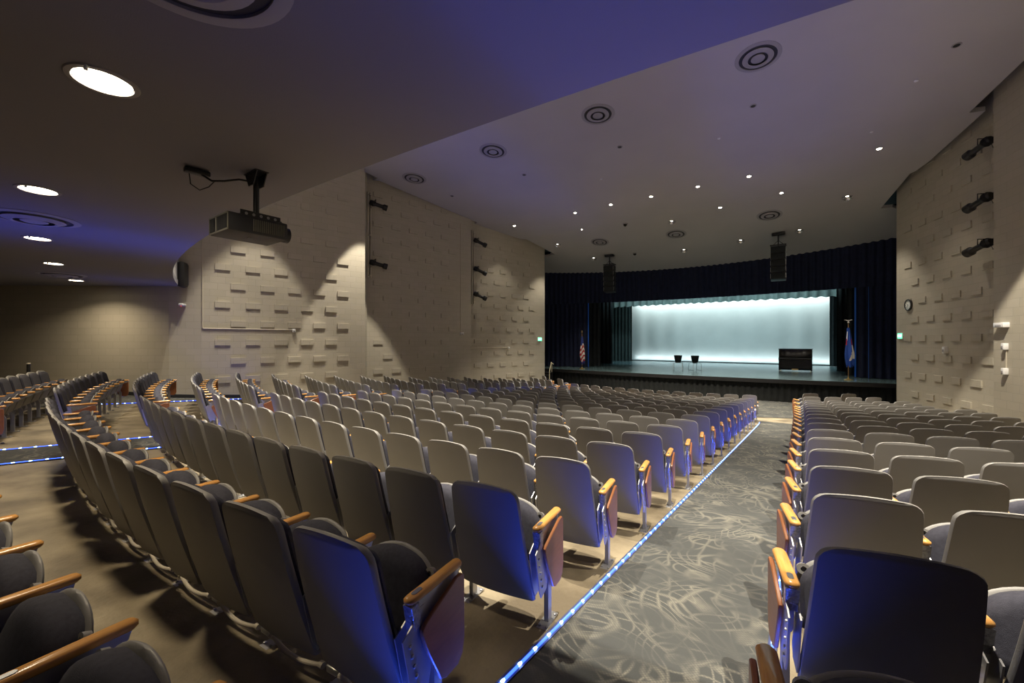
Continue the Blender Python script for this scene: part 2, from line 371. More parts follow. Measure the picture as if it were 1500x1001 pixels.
for (x, y), sd in zip([(-.85, 10.95), (-4.8, 11.05), (-8.63, 11.1), (-12.63, 11.15)], side):
    tilt(make_vent('round ringed vent of the nearer ceiling row, ' + sd, x, y, zceil(y) - .001), y)
for (x, y), sd in zip([(-1.17, 20.5), (-5.06, 21.0), (-8.86, 20.65)], ['beside the right speaker', 'midway between the speakers', 'beside the left speaker']):
    tilt(make_vent('ringed ceiling vent near the stage, ' + sd, x, y, zceil(y) - .001), y)
for (x, y), lb in zip([(-2.14, .60), (-8.4, .82), (-14.9, 1.9)], ['large round vent in the low ceiling, cut by the top of the picture', 'round vent in the low ceiling between the second and third bright lamps', 'round vent in the low ceiling by the farthest bright lamp']):
    make_vent(lb, x, y, ZL - .001, .44)

def lightobj(name, kind, loc, energy, col, **k):
    l = bpy.data.lights.new(name, kind); l.energy = energy; l.color = col
    for a, v in k.items():
        if a != 'rot': setattr(l, a, v)
    o = bpy.data.objects.new(name, l); C.objects.link(o); o.location = loc
    if 'rot' in k: o.rotation_euler = k['rot']
    return o
def aim(o, tgt): o.rotation_euler = (Vector(tgt) - o.location).to_track_quat('-Z', 'Y').to_euler()
WARM = (1, .83, .58); WARM2 = (1, .90, .73)
low = [(-3.62, .64), (-6.79, .69), (-9.99, 1.01), (-12.94, 1.53), (-16.0, 2.3)]
nm = ['nearest and largest', 'second from the camera', 'third from the camera', 'fourth from the camera', 'farthest, near the side wall']
for (x, y), w in zip(low, nm):
    t = thing('recessed_downlight', 'bright round lamp in the low ceiling, ' + w, 'ceiling light', (x, y, ZL), group='bright lamps in the low ceiling')
    b = MB(); b.lathe([(.178, -.001), (.174, -.010), (.146, -.012), (.140, .05), (.140, .06), (.178, .02)], 40); b.build('trim_ring', 'vent', t)
    b = MB(); b.lathe([(.139, -.003), (.07, -.009), (.002, -.011)], 36); b.build('diffuser', 'lamp', t, fix=False)
    b = MB(); b.lathe([(.008, 0), (.012, -.03), (.002, -.034)], 10, X=Matrix.Translation((.14, -.10, -.005))); b.build('sensor_tip', 'white', t)
    lightobj('low_ceiling_lamp', 'AREA', (x, y, ZL - .03), 33, WARM, shape='DISK', size=.27, spread=math.radians(138))
# house downlights that burn, by row
rowA = [(1.89, 16.75), (-1.58, 16.85), (-3.27, 16.85), (-5.04, 16.9), (-6.75, 16.9), (-8.49, 17.0), (-11.94, 17.1)]
rowAn = ['by the right wall', 'above the right aisle', 'third from the right', 'fourth from the right', 'fifth from the right', 'sixth from the right', 'by the left wall']
rowB = [(-.68, 18.8), (-2.85, 19.15), (-9.12, 19.0)]
rowC = [(1.35, 19.94), (-4.92, 19.65), (-11.15, 20.19)]
rowD = [(-.14, 22.31), (-2.47, 22.61), (-5.12, 22.91), (-10.03, 22.53)]
def downlight(x, y, label, w, big=False, rr=.055):
    t = thing('recessed_downlight', label, 'ceiling light', (x, y, zceil(y) - .002), group='small downlights of the main ceiling'); tilt(t, y)
    b = MB(); b.lathe([(rr * 1.7, 0), (rr * 1.65, -.012), (rr * 1.15, -.014), (rr * 1.1, .02), (rr * 1.7, .01)], 20); b.build('trim_ring', 'vent', t)
    b = MB(); b.lathe([(rr * 1.08, -.006), (.002, -.02)], 16); b.build('bulb', 'bulb', t, fix=False)
    if big:
        b = MB()
        for sx in (-1, 1): b.box((sx * .15, 0, -.055), (.012, .05, .11))
        b.box((0, 0, -.008), (.312, .05, .012)); b.box((0, -.02, -.10), (.3, .012, .02)); b.build('bracket', 'vent', t)
        b = MB(); b.lathe([(.06, -.02), (.11, -.09), (.115, -.10), (.105, -.09), (.05, -.03)], 20); b.build('reflector', 'chrome', t)
    o = lightobj('house_lamp', 'SPOT', (x, y, zceil(y) - .13 if big else zceil(y) - .05), w, WARM2, spot_size=math.radians(80), spot_blend=.6, shadow_soft_size=.06)
for (x, y), q in zip(rowA, rowAn): downlight(x, y, 'small bright downlight in the row nearest the camera, ' + q, 160 if abs(x - XC) > 6 else 2200)
for (x, y), q in zip(rowB, ['right of the middle vent', 'just left of the right vent', 'small and dim over the left side']): downlight(x, y, 'small downlight of the second lit row, ' + q, 350, rr=.05 if x > -9 else .03)
for (x, y), q in zip(rowC, ['rightmost, glowing on its bracket', 'above the middle round vent', 'leftmost, near the left wall']): downlight(x, y, 'bracketed downlight near the stage, ' + q, 420, True)
for (x, y), q in zip(rowD, ['right of the right speaker', 'left of the right speaker', 'in the middle', 'left of the left speaker']): downlight(x, y, 'bracketed downlight in the last row before the stage, ' + q, 380, True)
for i, (x, y) in enumerate([(2.67, 12.66), (-1.1, 12.75), (-4.85, 12.91), (-8.6, 12.97), (-12.38, 13.04)]):
    t = thing('unlit_downlight', 'small dark unlit ceiling lamp, %s of its row of five' % ['rightmost', 'second from the right', 'middle one', 'fourth from the right', 'leftmost'][i], 'ceiling light', (x, y, zceil(y) - .002), group='unlit lamps of the main ceiling'); tilt(t, y)
    b = MB(); b.lathe([(.085, 0), (.08, -.012), (.06, -.012), (.055, .02)], 20); b.build('trim_ring', 'vent', t)
    b = MB(); b.lathe([(.061, -.006), (.002, -.006)], 16); b.build('dark_opening', 'black', t, fix=False)
for i, (x, y) in enumerate([(-6.94, 19.19), (-7.62, 22.58)]):
    t = thing('dome_camera', 'small black dome on the ceiling, ' + ['farther from the stage curtain', 'closer to the stage curtain'][i], 'camera', (x, y, zceil(y)), group='black ceiling domes'); tilt(t, y)
    b = MB(); b.lathe([(.12, .0), (.12, -.03), (.09, -.04), (.085, -.03)], 24); b.build('mounting_ring', 'vent', t)
    b = MB(); b.lathe([(.085, -.035), (.075, -.08), (.045, -.115), (.002, -.125)], 24); b.build('dome', 'blackgloss', t)
for i, (x, y) in enumerate([(2.2, 13.6), (1.6, 15.6), (-2.1, 13.9), (-6.2, 14.6)]):
    b = MB(); b.lathe([(.045, 0), (.04, -.02), (.015, -.03), (.002, -.03)], 14)
    o = b.build('sprinkler_cap', 'white', loc=(x, y, zceil(y))); tag(o, 'tiny white sprinkler cap on the main ceiling, %s' % ['rightmost', 'above the right block', 'above the right aisle', 'above the middle block'][i], 'sprinkler', 'sprinkler caps')
b = MB(); b.lathe([(.06, 0), (.055, -.03), (.02, -.04), (.002, -.04)], 20); tag(b.build('smoke_detector', 'vent', loc=(-2.3, 8.95, zceil(8.95))), 'small round detector on the ceiling just beyond the low ceiling edge', 'smoke detector')

# lamps hidden above the edge of the low ceiling and at the side walls
for x in (-12.4, -8.5, -4.75, -1.0, 2.8):
    lightobj('edge_and_fill_lamp', 'SPOT', (x, 3.35 if x > -12 else 4.3, zceil(4) - .1), 4300 if x > -12 else 1300, WARM2, spot_size=math.radians(60), spot_blend=.6, shadow_soft_size=.05)  # the leftmost one is an added soft fill for the rear wall panel
for x in (-8.6, -4.85):
    lightobj('edge_and_fill_lamp', 'SPOT', (x, 8.6, zceil(8.6) - .1), 1200, WARM2, spot_size=math.radians(44), spot_blend=.6, shadow_soft_size=.05)
o = lightobj('wall_lamp', 'SPOT', (-12.6, 9.25, zceil(9.25) - .1), 2600, WARM2, spot_size=math.radians(46), spot_blend=.18, shadow_soft_size=.04)
o = lightobj('wall_lamp', 'SPOT', (-13.1, 5.7, zceil(5.7) - .1), 1500, WARM2, spot_size=math.radians(50), spot_blend=.3, shadow_soft_size=.04)
o = lightobj('wall_lamp', 'SPOT', (2.6, 10.6, zceil(10.6) - .15), 4200, WARM2, spot_size=math.radians(84), spot_blend=.10, shadow_soft_size=.04)

# ---------------------------------------------------------------- LED strips
def led_strip(label, x, y0, y1, out=1, facing=0, power=1., group='blue light strips along the aisles'):
    t = thing('led_strip', label, 'light strip', (x, y0, zfl(x, y0)), group=group)
    z0 = zfl(x, y0); n = int((y1 - y0) / .5) + 1
    def P(y, h): return (0, y - y0, zfl(x, y) + h - z0)
    b = MB(); b.loft([[(-.024, y - y0, P(y, .006)[2]), (.024, y - y0, P(y, .006)[2]), (.022, y - y0, P(y, .018)[2]), (.009, y - y0, P(y, .014)[2]), (-.009, y - y0, P(y, .014)[2]), (-.022, y - y0, P(y, .018)[2])] for y in xr(y0, y1, .4)]); b.build('channel', 'ledbase', t)
    b = MB(); b.loft([[(-.007, y - y0, P(y, .014)[2]), (.007, y - y0, P(y, .014)[2]), (.005, y - y0, P(y, .022)[2]), (-.005, y - y0, P(y, .022)[2])] for y in xr(y0, y1, .4)]); b.build('light_tube', 'led', t)
    b = MB(); y = y0 + .07
    while y < y1 - .05:
        b.lathe([(.010, 0), (.0095, .004), (.006, .008), (.001, .010)], 8, X=Matrix.Translation(P(y, .016)) @ Matrix.Diagonal((.9, 2.2, 1., 1.))); y += .147
    o = b.build('diode', 'leddot', t); o['kind'] = 'stuff'
    # the light these diodes give
    k = max(1, int((y1 - y0) / 3.4))
    for i in range(k):
        a = y0 + (y1 - y0) * i / k; c = y0 + (y1 - y0) * (i + 1) / k
        za, zc = zfl(x, a) + .032, zfl(x, c) + .032
        l = lightobj('led_glow', 'AREA', (x, (a + c) / 2, (za + zc) / 2 + .004), power * (c - a), (.03, .085, 1.), shape='RECTANGLE', size=.012, size_y=(c - a), spread=math.radians(78))
        l.rotation_euler = (PI + math.atan((zc - za) / (c - a)), facing, 0)
    return t
LP = 1.9
led_strip('blue glowing light strip on the left edge of the right aisle', XR1, .2, 15.9, facing=0, power=LP)
led_strip('blue glowing light strip on the right edge of the right aisle', XR2, .2, 15.9, facing=0, power=LP)
led_strip('blue glowing light strip on the far edge of the left aisle', XL1, -1.5, 15.9, facing=0, power=LP)
led_strip('blue glowing light strip on the near edge of the left aisle', XL2, -1.5, 15.9, facing=0, power=LP)
led_strip('short blue light strip by the left side wall', XS, 2.3, 6.1, power=LP * .7)

# ---------------------------------------------------------------- auditorium seat
def backprof(v):  # v 0 bottom .. 1 top -> (y, z)
    return -.135 - .175 * v - .012 * math.sin(PI * v), .185 + .695 * v
def slab_rings(v0, v1, wfun, thick, off, nlev, curve=.02, rnd=.008, nx=8, topr=.07, botr=.02):
    """closed cross sections from bottom to top of a gently curved upholstery or shell slab"""
    rings = []; H = (v1 - v0) * .72
    levels = []
    for i in range(nlev + 1): levels.append(i / nlev)
    extra_t = [1 - topr / H * q for q in (.05, .2, .45, .75)]; extra_b = [botr / H * q for q in (.15, .5)]
    levels = sorted(set([l for l in levels if l < 1 - topr / H and l > botr / H] + [0, 1] + extra_t + extra_b))
    for l in levels:
        v = v0 + (v1 - v0) * l; w = wfun(v); dt = (1 - l) * H; db = l * H
        if dt < topr: w = w - topr + math.sqrt(max(0, topr ** 2 - (topr - dt) ** 2))
        if db < botr: w = w - botr + math.sqrt(max(0, botr ** 2 - (botr - db) ** 2))
        y, z = backprof(v); y += off; th = thick
        if dt < rnd or db < rnd * .8: th = thick * .62
        r = []
        cols = [-1 + 2 * k / nx for k in range(nx + 1)]
        crown = lambda c: (.010 * (1 - c * c)) * (l ** 3)
        for c in cols: xx = c * (w - rnd * .9); r.append((xx, y - curve * (1 - (xx / .25) ** 2) - th / 2 + (0 if 0 < abs(c) < 1 else 0), z + crown(c)))
        r.append((w, y - curve * (1 - (w / .25) ** 2), z + 0))
        for c in reversed(cols): xx = c * (w - rnd * .9); r.append((xx, y - curve * (1 - (xx / .25) ** 2) + th / 2, z + crown(c)))
        r.append((-w, y - curve * (1 - (w / .25) ** 2), z + 0))
        rings.append(r)
    return rings
def wback(v): return .252 - .030 * v
def seat_rings(th, grow, shift, lev):
    """seat folded up: from hinge (low, back) to front lip (high, forward)"""
    rings = []; H = .37; n = lev
    for i in range(n + 1):
        l = math.sin(PI / 2 * i / n)
        w = (.222 + grow) if l < .45 else (.222 + grow) * (max(.012, 1 - ((l - .45) / .552) ** 2.4)) ** .5
        y = -.058 + .105 * l + shift[0]; z = .375 + (.305 + grow) * l + shift[1]
        t = th * (1 if l < .8 else max(.25, math.sqrt(max(0, 1 - ((l - .8) / .22) ** 2))))
        if l < .12: t = th * (.5 + .5 * l / .12)
        r = []
        for k in range(9):
            c = -1 + k / 4; r.append((c * (w - .012), y - t / 2 - .03 * (1 - c * c) * (1 if th > .04 else .2), z + .3 * t / 2))
        r.append((w, y, z))
        for k in range(9):
            c = 1 - k / 4; r.append((c * (w - .012), y + t / 2, z - .3 * t / 2))
        r.append((-w, y, z))
        rings.append(r)
    return rings
def capsule(w, y0, y1, n=6):
    r = w / 2; pts = []
    for i in range(n + 1): a = -PI / 2 + PI * i / n; pts.append((r * math.sin(a) if False else r * math.cos(PI - PI * i / n), y1 - r + r * math.sin(PI * i / n)))
    for i in range(n + 1): pts.append((r * math.cos(-PI * i / n), y0 + r - r * math.sin(PI * i / n)))
    return pts
MS = {}
b = MB(); b.loft(slab_rings(0, 1, wback, .032, 0, 9, rnd=.007)); MS['back_shell'] = b.mesh('back_shell', 'shell', 50)
b = MB(); b.loft(slab_rings(.22, .965, lambda v: wback(v) - .018, .05, .036, 6, rnd=.016, topr=.08, botr=.05)); MS['back_cushion'] = b.mesh('back_cushion', 'fabric', 60)
b = MB(); b.loft(seat_rings(.085, 0, (0, 0), 14)); MS['seat_cushion'] = b.mesh('seat_cushion', 'fabric', 60)
b = MB(); b.loft(seat_rings(.018, .006, (.050, -.014), 14))
for sx in (-1, 1):
    b.lathe([(.012, -.012), (.026, -.012), (.026, .012), (.012, .012), (.012, -.012)], 14, X=Matrix.Translation((sx * .195, .055, .595)) @ Matrix.Rotation(PI / 2 - .35, 4, 'X')); b.box((sx * .205, -.03, .40), (.04, .07, .05), bev=.008)
MS['seat_shell'] = b.mesh('seat_shell', 'shell', 50)
def arm_mesh(x):
    b = MB(); pts = [(p[0] + x, p[1]) for p in capsule(.054, -.185, .168)]
    b.prism(pts, .604, .634, 'z', bev=.010); return b.mesh('armrest', 'arm', 55)
def armcap_mesh(x):
    b = MB(); pts = [(p[0] + x, p[1]) for p in capsule(.022, -.150, -.095)]; b.prism(pts, .6335, .6365, 'z', bev=.001); return b.mesh('number_plate', 'cap', 40)
def std_mesh(x, end=0):
    b = MB()
    b.prism([(-.10, 0), (.08, 0), (.08, .007), (-.10, .007)], x - .034, x + .034, 'x', 0)
    for dy in (-.075, .055):
        for dx in (-.024, .024): b.lathe([(.009, .007), (.009, .014), (.003, .017)], 8, X=Matrix.Translation((x + dx, dy, 0)), caps=(False, True))
    b.loft([[(x - .014, -.028, .007), (x + .014, -.028, .007), (x + .014, .022, .007), (x - .014, .022, .007)], [(x - .014, -.030, .30), (x + .014, -.030, .30), (x + .014, .020, .30), (x - .014, .020, .30)],
            [(x - .012, -.10, .46), (x + .012, -.10, .46), (x + .012, -.045, .46), (x - .012, -.045, .46)], [(x - .012, -.15, .57), (x + .012, -.15, .57), (x + .012, -.09, .57), (x - .012, -.09, .57)]])
    b.prism([(-.165, .605), (.15, .605), (.14, .575), (.08, .545), (-.02, .49), (-.09, .36), (-.13, .40), (-.155, .53)], x - .010, x + .010, 'x', bev=.002)
    # side wing that carries the back
    b.prism([(-.225, .50), (-.15, .545), (-.06, .30), (-.075, .24), (-.15, .22), (-.175, .27)], x - .022, x - .016, 'x'); b.prism([(-.225, .50), (-.15, .545), (-.06, .30), (-.075, .24), (-.15, .22), (-.175, .27)], x + .016, x + .022, 'x')
    for k in range(5):
        for sx in (-1, 1): b.lathe([(.008, 0), (.008, .005), (.003, .007)], 8, X=Matrix.Translation((x + sx * .021, -.185 + .012 * k, .46 - .045 * k)) @ Matrix.Rotation(sx * PI / 2, 4, 'Y'), caps=(False, True))
    return b.mesh('standard', 'steel', 35)
def cup_mesh(x):
    b = MB(); b.prism([(-.180, .605), (-.130, .605), (-.115, .51), (-.135, .495), (-.162, .50)], x - .023, x + .023, 'x', bev=.006); return b.mesh('arm_bracket', 'cup', 40)
def panel_mesh(x):
    b = MB(); pts = [(.13, .592), (.148, .575), (.150, .30), (.135, .235), (.10, .205), (.02, .205), (-.02, .225), (-.10, .385), (-.137, .475), (-.135, .497), (-.115, .515), (.09, .592)]
    b.prism(pts, x - .009, x + .009, 'x', bev=.004); return b.mesh('end_panel', 'panel', 40)
HW = SP / 2
for sgn, q in ((1, 'R'), (-1, 'L')):
    MS['arm' + q] = arm_mesh(sgn * HW); MS['plate' + q] = armcap_mesh(sgn * HW); MS['std' + q] = std_mesh(sgn * HW); MS['cup' + q] = cup_mesh(sgn * HW); MS['pan' + q] = panel_mesh(sgn * (HW + .034))

def mo(name, me, parent):
    o = bpy.data.objects.new(name, me); C.objects.link(o); o.parent = parent; return o
def make_seat(own, other=False, panels=''):
    """own: 'R' or 'L', the side whose arm belongs to this seat; other: also carry the far arm; panels: sides with a wooden end panel"""
    t = bpy.data.objects.new('auditorium_seat', None); C.objects.link(t); t.empty_display_size = .1
    mo('back_shell', MS['back_shell'], t); mo('back_cushion', MS['back_cushion'], t); mo('seat_cushion', MS['seat_cushion'], t); mo('seat_shell', MS['seat_shell'], t)
    for q in ([own] + (['L' if own == 'R' else 'R'] if other else [])):
        a = mo('armrest', MS['arm' + q], t); mo('number_plate', MS['plate' + q], a)
        mo('standard', MS['std' + q], t); mo('arm_bracket', MS['cup' + q], t)
    for q in panels: mo('end_panel', MS['pan' + q], t)
    return t
PROTO = {('R', 0, ''): make_seat('R'), ('L', 0, ''): make_seat('L'), ('R', 0, 'R'): make_seat('R', False, 'R'), ('L', 0, 'L'): make_seat('L', False, 'L'), ('R', 1, 'L'): make_seat('R', True, 'L'), ('L', 1, 'R'): make_seat('L', True, 'R'), ('R', 1, 'RL'): make_seat('R', True, 'RL'), ('L', 1, 'LR'): make_seat('L', True, 'LR')}
used = set()
ORD = ['first', 'second', 'third', 'fourth', 'fifth', 'sixth', 'seventh', 'eighth', 'ninth', 'tenth', 'eleventh', 'twelfth', 'thirteenth', 'fourteenth', 'fifteenth', 'sixteenth', 'seventeenth', 'eighteenth', 'nineteenth', 'twentieth']
seats = []
nside = {-1: 9, 0: 9, 1: 9, 2: 9, 3: 9, 4: 8, 5: 7, 6: 7, 7: 7, 8: 7, 9: 6, 10: 6, 11: 6, 12: 6, 13: 5, 14: 5, 15: 5, 16: 4, 17: 4}
SPL, SPR = .575, .618
def nright(k): return 8 if k <= 3 else 7 if k == 4 else 6 if k <= 12 else 5 if k <= 15 else 4
def put(block, k, i, a, key):
    s = S0 + k * DR + LEAN; R = YC - s; th = a / R
    x, y = XC + R * math.sin(th), YC - R * math.cos(th)
    px, py, d = px_of(x, y, zf(s) + .6)
    seats.append(dict(sx={'middle': 1., 'left': SPL / SP, 'right': SPR / SP}[block], b=block, k=k, i=i, x=x, y=y, z=zf(s), rz=th, key=key, px=px, py=py, d=d))
A0 = 3.486; AS = 4.70
for k in range(-1, 17):
    for i in range(13): put('middle', k, i, A0 - HW - SP * i, ('R', 0, 'R') if i == 0 else (('R', 1, 'L') if i == 12 else ('R', 0, '')))
for k in range(-1, 18):
    n = nside[k]
    for i in range(n):
        if k == 17 and i not in (0, 3): continue
        kl = ('R', 1, 'RL') if k == 17 else (('R', 0, 'R') if i == 0 else (('R', 1, 'L') if i == n - 1 else ('R', 0, '')))
        put('left', k, i, -(AS + SPL / 2 + SPL * i), kl)
    if k >= 0:
        n = nright(k)
        for i in range(n):
            if k == 17 and i not in (0, 2): continue
            put('right', k, i, AS + SPR / 2 + SPR * i, ('L', 1, 'LR') if k == 17 else (('L', 0, 'L') if i == 0 else (('L', 1, 'R') if i == n - 1 else ('L', 0, ''))))
def inview(s): 
    if s['d'] < .35: return False
    h = FPX * .45 / s['d']; return -h < s['px'] < 1500 + h * .9 and s['py'] - h * .9 < 1001
vis = sorted([s for s in seats if inview(s)], key=lambda s: s['d'])
rest = [s for s in seats if not inview(s) and s['d'] > .6 and -420 < (s['px'] or -9999) < 1950]
indiv = vis[:300]; stuff = vis[300:] + rest
for s in indiv:
    p = PROTO[s['key']]
    if s['key'] in used: o = copy_tree(p)
    else: o = p; used.add(s['key'])
    o.location = (s['x'], s['y'], s['z'] + .001); o.rotation_euler = (0, 0, s['rz']); o.scale = (s['sx'], 1, 1)
    row0 = 0 if s['b'] == 'right' else -1
    rw = s['k'] - row0; it = s['i']
    look = 'grey-backed fold-up seat with wooden end panel' if it == 0 else ('grey-backed fold-up theatre seat')
    where = ('beside the aisle' if it == 0 else '%s from its right aisle' % ORD[it]) if s['b'] == 'middle' else ('beside the aisle' if it == 0 else '%s from the aisle' % ORD[it])
    if s['k'] == 17: look = 'lone grey fold-up seat in front of the rows'
    tag(o, '%s, %s, %s, %s block' % (look, where, 'nearest row' if rw == 0 else '%s row away' % ORD[rw], s['b']), 'theatre seat', 'seats of the %s block' % s['b'])
for kx, p in PROTO.items():
    if kx not in used:
        for ch in list(p.children):
            for g in list(ch.children): bpy.data.objects.remove(g)
            bpy.data.objects.remove(ch)
        bpy.data.objects.remove(p)
# farthest seats and the ones beside the picture: one object
def lowring(rings): return rings
b = MB()
proto = MB()
pb = MB(); pb.loft(slab_rings(0, 1, wback, .032, 0, 3, nx=4, rnd=.007)); 
pc = MB(); pc.loft(slab_rings(.22, .965, lambda v: wback(v) - .018, .05, .036, 3, nx=4, rnd=.016))
pd = MB(); pd.loft(seat_rings(.085, 0, (0, 0), 5)); pe = MB(); pe.loft(seat_rings(.022, .012, (.052, -.012), 5))
def side_mb(x):
    a = MB(); a.prism([(p[0] + x, p[1]) for p in capsule(.054, -.185, .168, 3)], .604, .634, 'z', bev=.008)
    c = MB(); c.box((x, 0, .004), (.08, .18, .008)); c.box((x, -.004, .15), (.028, .05, .30)); c.prism([(-.165, .60), (.185, .60), (.17, .575), (-.02, .49), (-.04, .28), (-.10, .28), (-.155, .53)], x - .012, x + .012, 'x')
    c.prism([(-.225, .50), (-.15, .545), (-.06, .30), (-.15, .22)], x - .02, x + .02, 'x')
    return a, c
for s in stuff:
    X = Matrix.Translation((s['x'], s['y'], s['z'] + .001)) @ Matrix.Rotation(s['rz'], 4, 'Z') @ Matrix.Diagonal((s['sx'], 1., 1., 1.))
    for q, mi in ((pb, 0), (pc, 1), (pd, 1), (pe, 0)): b.add(q.v, q.f, mi, X)
    own, other, pans = s['key']
    for q in ([own] + (['L' if own == 'R' else 'R'] if other else [])):
        a, c = side_mb(HW if q == 'R' else -HW); b.add(a.v, a.f, 2, X); b.add(c.v, c.f, 3, X)
    for q in pans:
        m_ = MB(); m_.prism([(.148, .585), (.148, .25), (.10, .205), (.0, .205), (-.137, .475), (-.12, .51), (.09, .592)], (HW + .025) * (1 if q == 'R' else -1), (HW + .043) * (1 if q == 'R' else -1), 'x'); b.add(m_.v, m_.f, 4, X)
tag(b.build('distant_seating', ['shell', 'fabric', 'arm', 'steel', 'panel'], smooth=45), 'grey fold-up seats in the farthest rows before the stage', 'theatre seats', kind='stuff')

# conduit on the floor behind the nearest full row, with its fittings
s_ = S0 + LEAN; R = YC - s_
t = thing('power_conduit', 'pale jointed cable conduit on the floor behind the second row of the middle block', 'conduit', (XC, YC - R, zf(s_)))
def cp(a, off=0, h=.03):
    th = a / (R + off); return (math.sin(th) * (R + off), R - (R + off) * math.cos(th), h)
for i in range(12):
    a0 = A0 - SP * i - .07; a1 = A0 - SP * (i + 1) + .07
    b = MB(); b.tube([cp(a0 + (a1 - a0) * q, .085 + .01 * math.sin(PI * q), .085 - .03 * math.sin(PI * q)) for q in [j / 8 for j in range(9)]], .011, 10)
    for e in (a0, a1): b.tube([cp(e - .012, .085, .085), cp(e + .012, .085, .085)], .016, 10)
    b.build('conduit_length', 'conduit', t)
    if i: 
        b = MB(); b.box((0, 0, 0), (.07, .03, .035), bev=.006, X=Matrix.Translation(cp(A0 - SP * i, .075, .085)) @ Matrix.Rotation((A0 - SP * i) / R, 4, 'Z')); b.build('coupling', 'galv', t)

# ---------------------------------------------------------------- wall fittings
def onwall(P, t, off=0, right=False):
    a, c = Vector(P[0]), Vector(P[1]); D = (c - a).normalized(); Nn = Vector((D.y, -D.x)); p = a + D * t + Nn * off
    p = (p.x, p.y); ang = math.atan2(D.y, D.x)
    if right: return mir(p), PI - ang
    return p, ang
def spotlight(label, P, t, z, right=False, dirv=None, arm=.25):
    (x, y), ang = onwall(P, t, arm, right)
    (wx, wy), _ = onwall(P, t, .03, right)
    tt = thing('stage_spotlight', label, 'stage light', (x, y, z), group='black stage spotlights on the wall pipes')
    X = Vector(dirv).to_track_quat('Z', 'Y').to_matrix().to_4x4() @ Matrix.Scale(1.22, 4)
    b = MB(); b.lathe([(.002, -.16), (.06, -.16), (.085, -.13), (.09, -.02), (.075, .02), (.062, .05), (.062, .26), (.075, .28), (.098, .30), (.098, .42), (.088, .42), (.08, .34)], 20, X=X)
    for k in range(5): b.lathe([(.092, -.115 + .02 * k), (.10, -.11 + .02 * k), (.092, -.105 + .02 * k)], 20, X=X)
    b.build('housing', 'black', tt)
    b = MB(); b.lathe([(.082, .35), (.05, .37), (.002, .38)], 18, X=X); b.build('lens', 'glass', tt)
    b = MB(); q = X.to_3x3() @ Vector((0, 0, .03)); side_ = Vector(dirv).cross(Vector((0, 0, 1))).normalized() * .12
    b.tube([q + side_, q + side_ + Vector((0, 0, .16)), q - side_ + Vector((0, 0, .16)), q - side_], .012, 8); b.build('yoke', 'black', tt)
    b = MB(); b.tube([q + Vector((0, 0, .16)), Vector((wx - x, wy - y, .13))], .014, 8); b.box((wx - x, wy - y, .13), (.07, .07, .08), bev=.01); b.build('clamp_arm', 'black', tt)
    b = MB(); rear = X.to_3x3() @ Vector((0, 0, -.15)); b.tube([rear, rear + Vector((0, 0, -.09)), (rear + Vector((wx - x, wy - y, -.02))) / 2 + Vector((0, 0, -.17)), Vector((wx - x, wy - y, -.05))], .006, 6); b.build('cable', 'black', tt)
    return tt
def wallpipe(label, P, t, z0, z1, right=False):
    (x, y), ang = onwall(P, t, .045, right)
    tt = thing('lighting_pipe', label, 'pipe', (x, y, z0))
    b = MB(); b.tube([(0, 0, 0), (0, 0, z1 - z0)], .028, 12); b.build('pipe', 'conduit', tt)
    (x2, y2), _ = onwall(P, t - .12, .05, right)
    b = MB(); b.box((x2 - x, y2 - y, (z1 - z0) / 2), (.07, .07, z1 - z0), bev=.006); b.build('cable_trough', 'conduit', tt)
    for k in range(3):
        b = MB(); b.box((x2 / 2 - x / 2, y2 / 2 - y / 2, .1 + (z1 - z0 - .2) * k / 2), (.22, .12, .03), bev=.004); b.build('bracket', 'conduit', tt)
    return tt
wallpipe('tall pipe in the recess between the two nearer left wall panels', P2, .22, ZO + 2.6, ZO + 6.1)
wallpipe('tall pipe in the recess beside the farthest left wall panel', P3, .22, ZO + 1.9, ZO + 5.6)
wallpipe('tall pipe on the right wall carrying three spotlights', P3, .22, ZO + 2.2, ZO + 6.0, True)
dl = (.45, .87, -.22)
spotlight('black spotlight high on the nearer left wall pipe', P2, .3, ZO + 5.62, dirv=dl); spotlight('black spotlight low on the nearer left wall pipe', P2, .3, ZO + 3.2, dirv=dl)
for q, z in (('top', 5.05), ('middle', 3.62), ('lowest', 2.35)): spotlight('black spotlight at far left wall pipe, %s of three' % q, P3, .3, ZO + z, dirv=(.5, .8, -.38))
for q, z in (('top', 5.2), ('middle', 3.75), ('lowest', 2.55)): spotlight('black spotlight on the right wall pipe, %s of three' % q, P3, .38, ZO + z, True, dirv=(-.42, .85, -.25))
def exit_sign(label, P, t, z, right):
    (x, y), ang = onwall(P, t, .03, right)
    tt = thing('exit_sign', label, 'exit sign', (x, y, z), group='exit signs')
    tt.rotation_euler = (0, 0, (ang if not right else ang + PI)); s = -1
    b = MB(); b.box((0, .0, 0), (.32, .05, .22), bev=.008); b.build('case', 'white', tt)
    f = -.027
    b = MB(); b.box((0, f, 0), (.29, .004, .19)); b.build('glowing_face', 'green', tt)
    cu = bpy.data.curves.new('lettering', 'FONT'); cu.body = 'EXIT'; cu.size = .13; cu.extrude = .002; cu.align_x = 'CENTER'; cu.align_y = 'CENTER'
    ob = bpy.data.objects.new('lettering_curve', cu); C.objects.link(ob)
    dg = bpy.context.evaluated_depsgraph_get(); me = bpy.data.meshes.new_from_object(ob.evaluated_get(dg)); bpy.data.objects.remove(ob)
    me.materials.clear(); me.materials.append(M['greenw']); o = mo('lettering', me, tt); o.rotation_euler = (PI / 2, 0, 0); o.location = (0, f - .004, 0)
exit_sign('lit green exit sign at the stage end of the left wall', P3, 4.72, ZO + .13, False)
exit_sign('lit green exit sign at the stage end of the right wall', P3, 4.72, ZO + .2, True)
(x, y), ang = onwall(P3, 4.25, .03, True)
